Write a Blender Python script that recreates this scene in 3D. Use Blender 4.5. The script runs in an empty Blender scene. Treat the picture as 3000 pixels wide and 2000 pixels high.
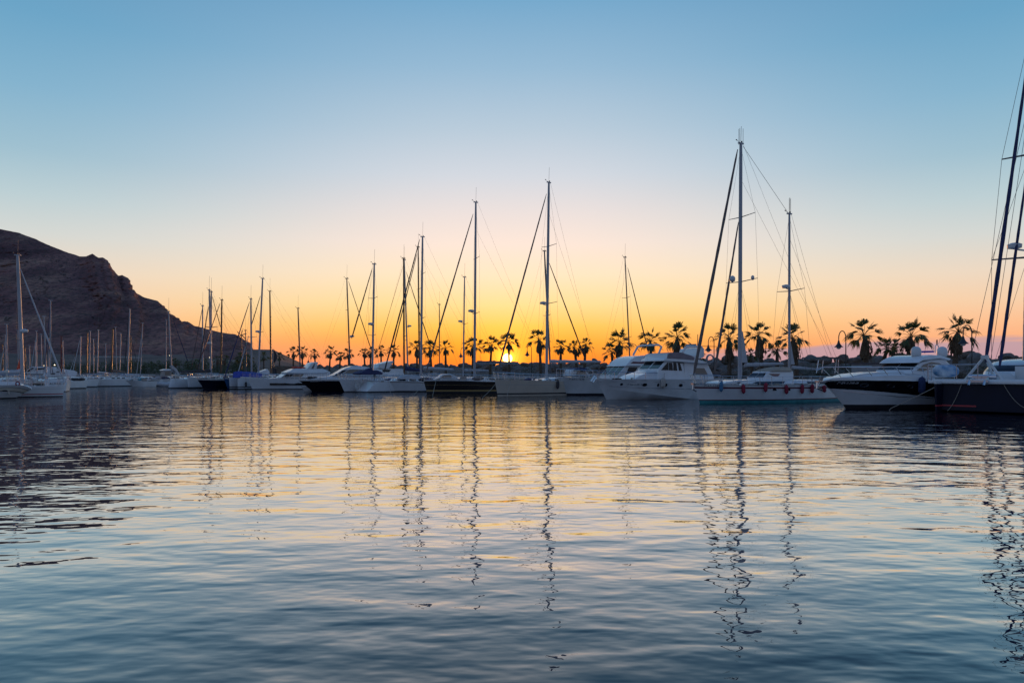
import bpy, math, random
import numpy as np
from mathutils import Vector, Matrix, noise as mnoise

C = bpy.context.scene.collection
R = math.radians
F, HZ, CH = 2000.0, 1090.0, 2.2          # focal length and horizon of the photograph (3000 x 2000), eye height in metres

# ------------------------------------------------------------------ camera
cd = bpy.data.cameras.new('camera'); cam = bpy.data.objects.new('camera', cd); C.objects.link(cam)
cam.location = (0, 0, CH); cam.rotation_euler = (R(90), 0, 0)
cd.lens = 24; cd.sensor_width = 36; cd.shift_y = (HZ-1000)/3000; cd.clip_end = 60000; cd.clip_start = .1
bpy.context.scene.camera = cam

# ------------------------------------------------------------------ colour helpers
def lin(c):
    return tuple((v/255/12.92) if v <= 10 else ((v/255+.055)/1.055)**2.4 for v in c)

# ------------------------------------------------------------------ world and sun
SUN_EL, SUN_AZ = R(1.17), math.atan2(1487-1500, F)
SD = Vector((math.sin(SUN_AZ)*math.cos(SUN_EL), math.cos(SUN_AZ)*math.cos(SUN_EL), math.sin(SUN_EL)))
W = bpy.data.worlds.new('World'); bpy.context.scene.world = W; W.use_nodes = True
nt = W.node_tree; nt.nodes.clear()
def wn(t, **k):
    n = nt.nodes.new(t)
    for a, b in k.items(): setattr(n, a, b)
    return n
def wl(a, b): nt.links.new(a, b)
def wmath(op, a, b=None, clamp=False):
    n = wn('ShaderNodeMath', operation=op, use_clamp=clamp)
    for i, v in enumerate((a, b)):
        if v is None: continue
        if isinstance(v, (int, float)): n.inputs[i].default_value = v
        else: wl(v, n.inputs[i])
    return n.outputs[0]
def wramp(fac, stops):
    n = wn('ShaderNodeValToRGB'); e = n.color_ramp.elements
    while len(e) < len(stops): e.new(.5)
    for i, (d, c) in enumerate(stops):
        e[i].position = d/90.0
    for i, (d, c) in enumerate(stops):
        e[i].color = (*lin(c), 1)
    wl(fac, n.inputs[0]); return n.outputs[0]
def wmix(fac, a, b, mode='MIX'):
    n = wn('ShaderNodeMix', data_type='RGBA', blend_type=mode)
    for s, v in ((n.inputs[0], fac), (n.inputs[6], a), (n.inputs[7], b)):
        if isinstance(v, (int, float)): s.default_value = v
        elif isinstance(v, tuple): s.default_value = v
        else: wl(v, s)
    return n.outputs[2]
def wsmooth(x, lo, hi):
    n = wn('ShaderNodeMapRange', interpolation_type='SMOOTHSTEP')
    wl(x, n.inputs[0]); n.inputs[1].default_value = lo; n.inputs[2].default_value = hi
    return n.outputs[0]
tc = wn('ShaderNodeTexCoord').outputs['Generated']
sep = wn('ShaderNodeSeparateXYZ'); wl(tc, sep.inputs[0])
dx, dy, dz = sep.outputs
elev = wmath('MULTIPLY', wmath('ARCSINE', dz), 57.29578)
fac = wmath('DIVIDE', wmath('MAXIMUM', elev, 0.0), 90.0)
az = wmath('MULTIPLY', wmath('ARCTAN2', dx, dy), 57.29578)          # degrees to the right of the camera's axis
daz = wmath('ABSOLUTE', wmath('SUBTRACT', az, math.degrees(SUN_AZ)))
rA = wramp(fac, [(0,(248,108,40)), (1.2,(255,138,40)), (2.4,(255,166,50)), (3.8,(255,196,86)), (5.6,(255,218,146)), (8,(254,227,190)), (10.5,(248,226,211)),
                 (13,(232,220,216)), (16,(207,212,220)), (19.5,(181,199,214)), (24,(147,182,208)), (28.6,(115,165,200)), (42,(72,112,164)), (90,(50,84,142))])
rB = wramp(fac, [(0,(232,140,120)), (1.2,(244,154,114)), (2.2,(247,172,126)), (3.5,(247,188,143)), (5,(241,203,167)), (7,(231,211,190)), (9.5,(207,210,206)),
                 (12,(183,202,207)), (15,(154,187,203)), (19,(128,174,201)), (23.5,(104,160,194)), (40,(66,106,158)), (90,(50,84,142))])
rC = wramp(fac, [(0,(90,98,120)), (6,(112,114,132)), (14,(118,130,154)), (28,(106,132,166)), (50,(80,116,160)), (90,(50,84,142))])
sky = wmix(wsmooth(daz, 2.0, 38.0), rA, rB)
# mauve haze bank lying on the horizon to the right of the sun
nz = wn('ShaderNodeTexNoise'); mp = wn('ShaderNodeMapping'); mp.inputs['Scale'].default_value = (5, 5, 70); wl(tc, mp.inputs[0]); wl(mp.outputs[0], nz.inputs['Vector'])
nz.inputs['Scale'].default_value = 2.2; nz.inputs['Detail'].default_value = 4
bank_top = wmath('ADD', wmath('MULTIPLY', wmath('SUBTRACT', nz.outputs[0], .5), 1.1), wmath('ADD', 1.55, wmath('MULTIPLY', wsmooth(az, 12, 34), .75)))
bank = wmath('MULTIPLY', wmath('SUBTRACT', 1.0, wsmooth(wmath('SUBTRACT', elev, bank_top), -.25, .3)), wsmooth(az, 9, 20))
sky = wmix(wmath('MULTIPLY', bank, .82), sky, (*lin((176,152,168)), 1))
pk = wmath('MULTIPLY', wsmooth(az, -6, -13), wmath('SUBTRACT', 1.0, wsmooth(elev, 1.0, 3.6)))
sky = wmix(wmath('MULTIPLY', pk, .5), sky, (*lin((250,160,118)), 1))
sky = wmix(wsmooth(daz, 45, 120), sky, rC)
# warm aureole and the sun's own disc, half hidden by the breakwater
dot = wn('ShaderNodeVectorMath', operation='DOT_PRODUCT'); wl(tc, dot.inputs[0]); dot.inputs[1].default_value = SD
ang = wmath('MULTIPLY', wmath('ARCCOSINE', wmath('MINIMUM', dot.outputs['Value'], 1.0)), 57.29578)
def gauss(w): return wmath('POWER', 2.71828, wmath('MULTIPLY', wmath('POWER', wmath('DIVIDE', ang, w), 2.0), -1.0))
sky = wmix(wmath('MULTIPLY', gauss(3.6), .36), sky, (1.0, .36, .02, 1), 'ADD')
sky = wmix(gauss(1.0), sky, (1.7, .62, .06, 1), 'ADD')
disc = wmath('SUBTRACT', 1.0, wsmooth(ang, .31, .42))
sky = wmix(disc, sky, (14.0, 9.5, 3.6, 1), 'ADD')
st = wn('ShaderNodeTexSky', sky_type='NISHITA', sun_disc=False, sun_elevation=SUN_EL, sun_rotation=SUN_AZ, altitude=5, air_density=1.0, dust_density=1.0, ozone_density=1.0)
bg1 = wn('ShaderNodeBackground'); wl(st.outputs[0], bg1.inputs[0]); bg1.inputs[1].default_value = .004
bg2 = wn('ShaderNodeBackground'); wl(sky, bg2.inputs[0]); bg2.inputs[1].default_value = 1.05
ad = wn('ShaderNodeAddShader'); wl(bg1.outputs[0], ad.inputs[0]); wl(bg2.outputs[0], ad.inputs[1])
wl(ad.outputs[0], wn('ShaderNodeOutputWorld').inputs[0])
W.cycles.sampling_method = 'MANUAL'; W.cycles.sample_map_resolution = 2048

sl = bpy.data.lights.new('sun', 'SUN'); so = bpy.data.objects.new('sun', sl); C.objects.link(so)
sl.energy = 1.1; sl.angle = R(.5); sl.color = (1, .42, .14)
so.rotation_euler = SD.to_track_quat('Z', 'Y').to_euler(); so.location = (0, 300, 60)

vs = bpy.context.scene.view_settings
vs.view_transform = 'Standard'; vs.look = 'None'; vs.gamma = 1; vs.exposure = 0; vs.use_curve_mapping = False

# ------------------------------------------------------------------ materials
def mat(name, col, rough=.5, metal=0, spec=.5, bump=None, vary=None, coat=0, emit=None, alpha=None):
    """procedural Principled material; vary=(scale, amount) mottles the colour, bump=(scale, height)"""
    m = bpy.data.materials.new(name); m.use_nodes = True
    t = m.node_tree; b = t.nodes['Principled BSDF']
    b.inputs['Base Color'].default_value = (*col, 1); b.inputs['Roughness'].default_value = rough
    b.inputs['Metallic'].default_value = metal; b.inputs['Specular IOR Level'].default_value = spec; b.inputs['Coat Weight'].default_value = coat
    co = t.nodes.new('ShaderNodeTexCoord')
    if vary:
        n = t.nodes.new('ShaderNodeTexNoise'); n.inputs['Scale'].default_value = vary[0]; n.inputs['Detail'].default_value = 6
        t.links.new(co.outputs['Object'], n.inputs['Vector'])
        r = t.nodes.new('ShaderNodeValToRGB'); e = r.color_ramp.elements; a = vary[1]
        e[0].position = .3; e[1].position = .7
        c2 = vary[2] if len(vary) > 2 else None
        e[0].color = (*[v*(1-a) for v in col], 1); e[1].color = (*(c2 or [min(1, v*(1+a)) for v in col]), 1)
        t.links.new(n.outputs[0], r.inputs[0]); t.links.new(r.outputs[0], b.inputs['Base Color'])
    if bump:
        n = t.nodes.new('ShaderNodeTexNoise'); n.inputs['Scale'].default_value = bump[0]; n.inputs['Detail'].default_value = 8
        t.links.new(co.outputs['Object'], n.inputs['Vector'])
        u = t.nodes.new('ShaderNodeBump'); u.inputs['Distance'].default_value = bump[1]; u.inputs['Strength'].default_value = 1
        t.links.new(n.outputs[0], u.inputs['Height']); t.links.new(u.outputs[0], b.inputs['Normal'])
    if emit:
        b.inputs['Emission Color'].default_value = (*emit[0], 1); b.inputs['Emission Strength'].default_value = emit[1]
    return m
M = {
 'white':  mat('white_gelcoat', (.72,.73,.74), .28, vary=(1.3,.06), coat=.2),
 'white2': mat('worn_dimmed_white_paint', (.62,.63,.63), .45, vary=(.9,.14)),  # worn white; its dimmer tone also imitates vignetting on the hill row
 'cream':  mat('cream_paint', (.62,.58,.50), .4, vary=(1.1,.10)),
 'beigehull': mat('flare_warmed_ivory_paint', (.55,.47,.38), .38, vary=(.8,.08)),  # pale beige, warmed to carry the tint of the sun's flare
 'grey':   mat('grey_paint', (.30,.31,.33), .5, vary=(1.5,.1)),
 'black':  mat('black_gelcoat', (.006,.006,.008), .15),
 'brownblack': mat('dark_brown_hull_paint', (.018,.013,.012), .25, coat=.2),
 'navy':   mat('navy_paint', (.004,.007,.022), .45, spec=.25, vary=(1,.2)),
 'blue':   mat('blue_paint', (.02,.09,.24), .3, vary=(1,.15)),
 'red':    mat('red_stripe_paint', (.35,.03,.04), .4),
 'maroon': mat('maroon_stripe_paint', (.12,.015,.025), .4),
 'gold':   mat('ochre_stripe_paint', (.36,.25,.10), .4),
 'teal':   mat('teal_bottom_paint', (.05,.28,.30), .5, vary=(2,.2)),
 'antifoul': mat('dark_bottom_paint', (.02,.02,.026), .6, vary=(2,.3)),
 'deck':   mat('pale_deck', (.66,.67,.68), .55, vary=(2,.08)),
 'teak':   mat('teak_deck', (.20,.13,.08), .6, vary=(3,.25)),
 'glass':  mat('tinted_window', (.010,.011,.014), .08, spec=.4),
 'glassr': mat('window_with_red_reflection', (.14,.03,.035), .15, coat=.5),  # reddish reflection put into the pane's colour
 'glassb': mat('window_with_beige_curtain', (.22,.17,.13), .3, coat=.4),
 'alu':    mat('anodised_aluminium', (.36,.37,.40), .45, metal=.3, vary=(.6,.07)),
 'alub':   mat('brown_varnished_mast', (.14,.07,.035), .35, vary=(.8,.2)),
 'darkalu':mat('dark_mast_paint', (.10,.10,.11), .4, vary=(.8,.1)),
 'steel':  mat('polished_steel', (.62,.63,.66), .2, metal=1),
 'wire':   mat('rigging_wire', (.12,.11,.11), .5),
 'sailw':  mat('grey_white_sailcloth', (.48,.48,.50), .8, vary=(1.5,.12), bump=(6,.02)),
 'saild':  mat('dark_sail_cover', (.045,.040,.045), .8, vary=(1.5,.25), bump=(6,.02)),
 'sailn':  mat('navy_sail_cover', (.025,.03,.095), .8, vary=(1.5,.2), bump=(6,.02)),
 'sailb':  mat('brown_grey_sail_cover', (.16,.125,.115), .8, vary=(1.5,.2), bump=(6,.02)),
 'tarpb':  mat('bright_blue_tarpaulin', (.012,.05,.42), .6, vary=(2.5,.25), bump=(4,.05)),
 'tarpt':  mat('turquoise_cover', (.03,.30,.38), .7, vary=(2.5,.2), bump=(4,.04)),
 'tent':   mat('brown_canvas', (.17,.125,.095), .85, vary=(1.5,.15), bump=(3,.04)),
 'canvas': mat('mauve_grey_canvas', (.25,.20,.22), .85, vary=(1.5,.12), bump=(4,.02)),
 'biege':  mat('beige_canvas', (.40,.33,.26), .85, vary=(1.5,.12), bump=(4,.02)),
 'rubber': mat('grey_rubber', (.30,.31,.33), .6, vary=(2,.1)),
 'rope':   mat('rope', (.33,.29,.24), .9),
 'fendr':  mat('crimson_fender_cover', (.26,.018,.045), .8, vary=(8,.2)),
 'fendb':  mat('blue_fender', (.04,.16,.30), .6, vary=(8,.15)),
 'fendn':  mat('navy_fender_cover', (.02,.035,.11), .8, vary=(8,.15)),
 'fendw':  mat('off_white_fender', (.42,.38,.34), .6, vary=(8,.15)),
 'flag':   mat('orange_red_cloth', (.62,.05,.02), .8, vary=(4,.1)),
 'ink':    mat('dark_lettering', (.05,.05,.06), .6),
 'inkw':   mat('pale_lettering', (.62,.62,.64), .6),
 'mottle': mat('blue_white_mottled_cloth', (.04,.26,.55), .6, vary=(2.2,.2,(.75,.83,.87))),
 'trunk':  mat('palm_bark', (.11,.075,.05), .9, vary=(6,.35), bump=(12,.06)),
 'skirt':  mat('dry_palm_fronds', (.13,.085,.05), .95, vary=(8,.4), bump=(18,.08)),
 'frond':  mat('palm_leaf', (.06,.10,.035), .55, vary=(4,.35)),
 'mastw':  mat('painted_mast', (.33,.34,.37), .45, vary=(.6,.07)),
 'iron':   mat('dark_cast_iron', (.03,.032,.035), .5),
 'lampgl': mat('frosted_lamp_glass', (.55,.55,.52), .3),
 'rock':   mat('brown_quarry_stone', (.17,.125,.10), .95, vary=(1.1,.45), bump=(3,.12)),
 'rock2':  mat('grey_quarry_stone', (.19,.165,.15), .95, vary=(1.1,.4), bump=(3,.12)),
 'shrub':  mat('shrub_leaf', (.05,.07,.028), .7, vary=(3,.4)),
 'wood':   mat('weathered_timber', (.16,.11,.075), .85, vary=(3,.3)),
 'concrete': mat('quay_concrete', (.24,.22,.20), .9, vary=(.6,.2), bump=(4,.03)),
 'lit':    mat('lit_lamp_globe', (.9,.8,.6), .5, emit=((1,.78,.5), 4.0)),
 'wall':   mat('pale_plaster', (.36,.31,.28), .9, vary=(.5,.15)),
 'solar':  mat('solar_cells', (.05,.055,.07), .25),
}

# palm leaves let some light through
t_ = M['frond'].node_tree; tr_ = t_.nodes.new('ShaderNodeBsdfTranslucent'); tr_.inputs[0].default_value = (.14,.15,.03,1); mx_ = t_.nodes.new('ShaderNodeMixShader'); mx_.inputs[0].default_value = .3
t_.links.new(t_.nodes['Principled BSDF'].outputs[0], mx_.inputs[1]); t_.links.new(tr_.outputs[0], mx_.inputs[2]); t_.links.new(mx_.outputs[0], t_.nodes['Material Output'].inputs[0])

# ------------------------------------------------------------------ mesh helpers
def link(name, verts, faces, m, parent=None, smooth=False, midx=None, sharp=40):
    me = bpy.data.meshes.new(name); me.from_pydata([tuple(v) for v in verts], [], [tuple(f) for f in faces])
    ms = m if isinstance(m, (list, tuple)) else [m]
    for x in ms: me.materials.append(M[x] if isinstance(x, str) else x)
    if midx is not None: me.polygons.foreach_set('material_index', midx)
    if smooth:
        me.polygons.foreach_set('use_smooth', [True]*len(me.polygons))
        if sharp:
            try: me.set_sharp_from_angle(angle=R(sharp))
            except Exception: pass
    me.update()
    o = bpy.data.objects.new(name, me); C.objects.link(o)
    if parent is not None: o.parent = parent
    return o
def empty(name, loc, rz, label, cat, group=None):
    o = bpy.data.objects.new(name, None); C.objects.link(o); o.empty_display_size = .3
    o.location = loc; o.rotation_euler = (0, 0, rz)
    tag(o, label, cat, group); return o
def tag(o, label, cat, group=None):
    o['label'] = label; o['category'] = cat
    if group: o['group'] = group
    return o
def join(*parts):
    V, Fc = [], []
    for v, f in parts:
        k = len(V); V += [tuple(x) for x in v]; Fc += [tuple(i+k for i in q) for q in f]
    return V, Fc
def tube(pts, r, n=6):
    pts = [Vector(p) for p in pts]; N = len(pts)
    rs = r if isinstance(r, (list, tuple)) else [r]*N
    V, Fc = [], []
    up = None
    for i, p in enumerate(pts):
        d = (pts[min(i+1, N-1)]-pts[max(i-1, 0)]).normalized()
        if up is None:
            a = d.orthogonal().normalized()
        else:
            a = (up-d*up.dot(d))
            a = a.normalized() if a.length > 1e-6 else d.orthogonal().normalized()
        up = a; b = d.cross(a)
        for k in range(n):
            t = 2*math.pi*k/n; V.append(p+(a*math.cos(t)+b*math.sin(t))*rs[i])
    for i in range(N-1):
        for k in range(n):
            Fc.append((i*n+k, i*n+(k+1) % n, (i+1)*n+(k+1) % n, (i+1)*n+k))
    Fc.append(tuple(range(n))[::-1]); Fc.append(tuple((N-1)*n+k for k in range(n)))
    return V, Fc
def box(cx, cy, cz, sx, sy, sz):
    V = [(cx+a*sx/2, cy+b*sy/2, cz+c*sz/2) for c in (-1, 1) for b in (-1, 1) for a in (-1, 1)]
    return V, [(0,2,3,1), (4,5,7,6), (0,1,5,4), (2,6,7,3), (0,4,6,2), (1,3,7,5)]
def lathe(prof, n=16, c=(0,0,0)):
    V, Fc = [], []
    for r, z in prof:
        for k in range(n):
            t = 2*math.pi*k/n; V.append((c[0]+r*math.cos(t), c[1]+r*math.sin(t), c[2]+z))
    for i in range(len(prof)-1):
        for k in range(n):
            Fc.append((i*n+k, i*n+(k+1) % n, (i+1)*n+(k+1) % n, (i+1)*n+k))
    Fc.append(tuple(range(n))[::-1]); Fc.append(tuple((len(prof)-1)*n+k for k in range(n)))
    return V, Fc
def bevel(o, w=.03, seg=2):
    b = o.modifiers.new('bevel', 'BEVEL'); b.width = w; b.segments = seg; b.limit_method = 'ANGLE'; b.angle_limit = R(25)
    o.data.polygons.foreach_set('use_smooth', [True]*len(o.data.polygons))
    try: o.data.set_sharp_from_angle(angle=R(50))
    except Exception: pass
    return o
def ground(px, py, z=0.0):
    Y = F*(CH-z)/(py-HZ); return Vector(((px-1500)/F*Y, Y, z))
def at(px, Y, py):
    return Vector(((px-1500)/F*Y, Y, CH-(py-HZ)*Y/F))

# ------------------------------------------------------------------ water
wm = bpy.data.materials.new('harbour_water'); wm.use_nodes = True
t = wm.node_tree; b = t.nodes['Principled BSDF']
b.inputs['Base Color'].default_value = (.005,.010,.026,1); b.inputs['Roughness'].default_value = .5; b.inputs['Specular IOR Level'].default_value = 0
def tn(ty, **k):
    n = t.nodes.new(ty)
    for a, v in k.items(): setattr(n, a, v)
    return n
co = tn('ShaderNodeTexCoord')
def wave(scale, rot, detail, seed, dist=0.0):
    mp = tn('ShaderNodeMapping'); mp.inputs['Rotation'].default_value = (0, 0, R(rot)); mp.inputs['Scale'].default_value = scale; mp.inputs['Location'].default_value = (seed, seed*1.7, seed*.3)
    n = tn('ShaderNodeTexNoise'); n.inputs['Scale'].default_value = 1; n.inputs['Detail'].default_value = detail; n.inputs['Roughness'].default_value = .4; n.inputs['Distortion'].default_value = dist
    t.links.new(co.outputs['Object'], mp.inputs[0]); t.links.new(mp.outputs[0], n.inputs['Vector']); return n.outputs[0]
def scl(s, k):
    n = tn('ShaderNodeMath', operation='MULTIPLY'); t.links.new(s, n.inputs[0])
    if isinstance(k, (int, float)): n.inputs[1].default_value = k
    else: t.links.new(k, n.inputs[1])
    return n.outputs[0]
def add(a, b2):
    n = tn('ShaderNodeMath', operation='ADD'); t.links.new(a, n.inputs[0]); t.links.new(b2, n.inputs[1]); return n.outputs[0]
patch = wave((.07,.11,1), 12, 2, 31)                                    # calmer and livelier patches
pr = tn('ShaderNodeMapRange'); t.links.new(patch, pr.inputs[0]); pr.inputs[1].default_value = .35; pr.inputs[2].default_value = .65; pr.inputs[3].default_value = .75; pr.inputs[4].default_value = 1.25
h = add(scl(wave((.46,.95,1), -11, 1, 3), .040), scl(wave((1.3,2.6,1), 9, 1.5, 11, .3), scl(pr.outputs[0], .0195)))
h = add(h, scl(wave((3.4,6.2,1), -7, 1.5, 23), scl(pr.outputs[0], .0058)))
bu = tn('ShaderNodeBump'); bu.inputs['Strength'].default_value = 1; bu.inputs['Distance'].default_value = 1
t.links.new(h, bu.inputs['Height']); t.links.new(bu.outputs[0], b.inputs['Normal'])
fr = tn('ShaderNodeFresnel'); fr.inputs['IOR'].default_value = 1.333; t.links.new(bu.outputs[0], fr.inputs['Normal'])
fc = tn('ShaderNodeValToRGB'); e = fc.color_ramp.elements                  # how strongly the surface mirrors the sky at each angle
for p in (.06,.10,.15,.27,.45,.7): e.new(p)
for x, (p, v) in zip(e, ((0,.01), (.06,.10), (.10,.22), (.15,.43), (.27,.80), (.45,.97), (.7,.86), (1,.76))): x.position = p; x.color = (v,v,v,1)
t.links.new(fr.outputs[0], fc.inputs[0])
gl = tn('ShaderNodeBsdfGlossy'); gl.inputs['Roughness'].default_value = .012; t.links.new(bu.outputs[0], gl.inputs['Normal'])
ms = tn('ShaderNodeMixShader'); t.links.new(fc.outputs[0], ms.inputs[0]); t.links.new(b.outputs[0], ms.inputs[1]); t.links.new(gl.outputs[0], ms.inputs[2]); t.links.new(ms.outputs[0], t.nodes['Material Output'].inputs[0])
o = link('water', [(-9000,-400,0), (9000,-400,0), (9000,30000,0), (-9000,30000,0)], [(0,1,2,3)], wm); o['kind'] = 'structure'
# ------------------------------------------------------------------ the quay, its bank and the breakwater behind
QN = Vector((.786, .618, 0)); QD = Vector((-.618, .786, 0))       # away from the camera, and along the quay to the far end
def quay(px, off=0.0):
    """point on the line 'off' metres behind the row of lamps, seen at photo column px"""
    k = (px-1500)/F; Y = (120.5+off*1.618)/(1+1.27*k); return Vector((k*Y, Y, 0))
q0 = quay(5600); q1 = quay(560)
def qp(s, off, z): p = q0+QD*s+QN*off; return Vector((p.x, p.y, z))
QL = (q1-q0).length
# quay slab: retaining wall in the water, flat promenade on top
prof = [(-7,-1), (-7,1.25), (-6.6,1.3), (6,1.45), (60,1.5)]
V, Fc = [], []
ns = 60
for i in range(ns+1):
    for off, z in prof: V.append(qp(QL*i/ns, off, z))
for i in range(ns):
    for j in range(len(prof)-1):
        a = i*len(prof)+j; Fc.append((a, a+1, a+len(prof)+1, a+len(prof)))
o = link('quay', V, Fc, 'concrete'); o['kind'] = 'structure'
# breakwater mound
rng = random.Random(5)
V, Fc = [], []
prof = [(4,1.2), (6,2.0), (8,2.8), (10,3.3), (13,3.45), (17,3.1), (24,1.2), (30,-1)]
ns = 420
for i in range(ns+1):
    for j, (off, z) in enumerate(prof):
        p = qp(QL*i/ns, off, z)
        k = mnoise.noise(Vector((p.x*.35, p.y*.35, j*.7)))*.55 + mnoise.noise(Vector((p.x*1.3, p.y*1.3, j*1.7)))*.3
        if 0 < j < 7: p.z += k; p += QN*k*.6
        V.append(p)
for i in range(ns):
    for j in range(len(prof)-1):
        a = i*len(prof)+j; Fc.append((a, a+1, a+len(prof)+1, a+len(prof)))
o = link('breakwater_ground', V, Fc, 'rock', smooth=True, sharp=0); o['kind'] = 'structure'

# low shore at the foot of the hill
V = []; Fc = []
pts_f = [(-1600,150), (-400,165), (100,175), (400,182), (620,188), (800,196), (930,206)]
for px, Y in pts_f:
    k = (px-1500)/F
    for dy, z in ((0,-1), (0.5,1.0), (14,1.8), (40,3.4), (75,7.2), (84,8.0), (130,13)):
        V.append((k*(Y+dy), Y+dy, z if px < 900 else min(z, 3)))
for i in range(len(pts_f)-1):
    for j in range(6):
        a = i*7+j; Fc.append((a, a+7, a+8, a+1))
m = mat('ochre_earth_bank', (.13,.085,.066), .95, vary=(.08,.3), bump=(.8,.1))
o = link('shore_ground', V, Fc, m); o['kind'] = 'structure'

# ------------------------------------------------------------------ hill
ridge = [(-2600,520),(-1200,560),(-500,600),(-200,640),(0,671),(55,682),(107,701),(139,717),(191,737),(233,751),(252,751),(271,743),(288,755),(300,754),(318,764),(324,779),(339,798),(347,808),(359,805),(378,816),(383,831),(386,845),(394,856),(423,871),(462,882),(475,894),(481,907),(498,919),(514,937),(530,942),(543,940),(562,953),(594,960),(646,973),(688,979),(711,992),(733,1004),(743,1026),(753,1042),(762,1066),(790,1086)]
rx = np.array([r[0] for r in ridge], float); ry = np.array([r[1] for r in ridge], float)
cols = np.concatenate([np.linspace(-2600,-100,70), np.linspace(-95,790,330)])
NR = 110
V = []
for px in cols:
    k = (px-1500)/F
    s = max(0, min(1, (760-px)/760))
    Yr = 330+190*s**.8; Yf = 258
    zr = CH-(np.interp(px, rx, ry)-HZ)*Yr/F
    zf = 6.0 if px < 700 else 6.0-(px-700)/90*5
    zr = max(zr, zf+.2)
    for j in range(NR+1):
        u = j/NR*1.25
        Y = Yf+(Yr-Yf)*u
        if u <= 1:
            z = zf+(zr-zf)*(.52*u+.48*u**2*(1.6-.6*u))
            p = Vector((k*Y, Y, z))
            env = min(1, (zr-zf)/30)*math.sin(math.pi*min(1, u))**.6
            g = mnoise.fractal(Vector((p.x*.022+p.y*.012, p.y*.004, p.z*.012)), 1.0, 2.0, 4)*11
            g += abs(mnoise.fractal(Vector((p.x*.03, p.y*.03, p.z*.05+5)), .9, 2.1, 5))*-15+5
            f2 = mnoise.fractal(Vector((p.x*.13, p.y*.13, p.z*.2)), .8, 2.1, 4)
            d = (g+f2*1.6)*env+f2*.7*(1 if u > .9 else .4)*min(1, (zr-zf)/20)
            V.append((p.x, p.y+d*1.1, p.z+d*.45*(1 if u < .97 else .6)))
        else:
            V.append((k*Y, Y, zr-(u-1)*4*(zr-zf)*.6))
Fc = []
for i in range(len(cols)-1):
    for j in range(NR):
        a = i*(NR+1)+j; Fc.append((a, a+NR+1, a+NR+2, a+1))
hm = bpy.data.materials.new('dry_hillside'); hm.use_nodes = True; t = hm.node_tree; b = t.nodes['Principled BSDF']; b.inputs['Roughness'].default_value = .95; b.inputs['Specular IOR Level'].default_value = .1
co = tn('ShaderNodeTexCoord')
def hn(s, det, seed, sc=(1,1,1)):
    mp = tn('ShaderNodeMapping'); mp.inputs['Location'].default_value = (seed,)*3; mp.inputs['Scale'].default_value = sc
    n = tn('ShaderNodeTexNoise'); n.inputs['Scale'].default_value = s; n.inputs['Detail'].default_value = det; n.inputs['Roughness'].default_value = .62
    t.links.new(co.outputs['Object'], mp.inputs[0]); t.links.new(mp.outputs[0], n.inputs['Vector']); return n.outputs[0]
def hr(s, stops):
    r = tn('ShaderNodeValToRGB'); e = r.color_ramp.elements
    while len(e) < len(stops): e.new(.5)
    for i, (p, c) in enumerate(stops): e[i].position = p; e[i].color = (*c, 1)
    t.links.new(s, r.inputs[0]); return r.outputs[0]
base = hr(hn(.02, 8, 3, (1,1,2.2)), [(.3,(.19,.090,.088)), (.5,(.32,.150,.135)), (.62,(.41,.225,.172)), (.75,(.28,.135,.128))])
scrub = hr(hn(.45, 9, 9), [(.46,(0,0,0)), (.60,(1,1,1))])
big = hr(hn(.006, 5, 21, (1.6,1,1)), [(.38,(.62,.58,.62)), (.5,(1,1,1)), (.66,(1.5,1.42,1.25))])
streak = hr(hn(.05, 6, 33, (1.4,.6,.25)), [(.45,(.8,.78,.8)), (.6,(1.15,1.12,1.05))])
for q_ in (big, streak):
    mm = tn('ShaderNodeMix', data_type='RGBA', blend_type='MULTIPLY'); mm.inputs[0].default_value = 1; t.links.new(base, mm.inputs[6]); t.links.new(q_, mm.inputs[7]); base = mm.outputs[2]
mx = tn('ShaderNodeMix', data_type='RGBA'); sc2 = tn('ShaderNodeMath', operation='MULTIPLY'); sc2.inputs[1].default_value = .65
t.links.new(scrub, sc2.inputs[0]); t.links.new(sc2.outputs[0], mx.inputs[0]); t.links.new(base, mx.inputs[6]); mx.inputs[7].default_value = (.045,.042,.036,1)
t.links.new(mx.outputs[2], b.inputs['Base Color'])
bu = tn('ShaderNodeBump'); bu.inputs['Distance'].default_value = 1.9; t.links.new(hn(.35, 10, 1, (1,1,1.6)), bu.inputs['Height']); t.links.new(bu.outputs[0], b.inputs['Normal'])
o = link('hill', V, Fc, hm, smooth=True, sharp=0); o['kind'] = 'structure'
# pale track climbing across the hillside
def track(name, pxs, w, Ys):
    o = link(name, *tube([at(px, Y, py) for (px, py), Y in zip(pxs, Ys)], w, 6), 'wall'); o['kind'] = 'structure'
track('coast_road', [(232,1050), (262,1051), (290,1048), (330,1047), (362,1048), (410,1050)], .5, [262]*6)

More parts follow.
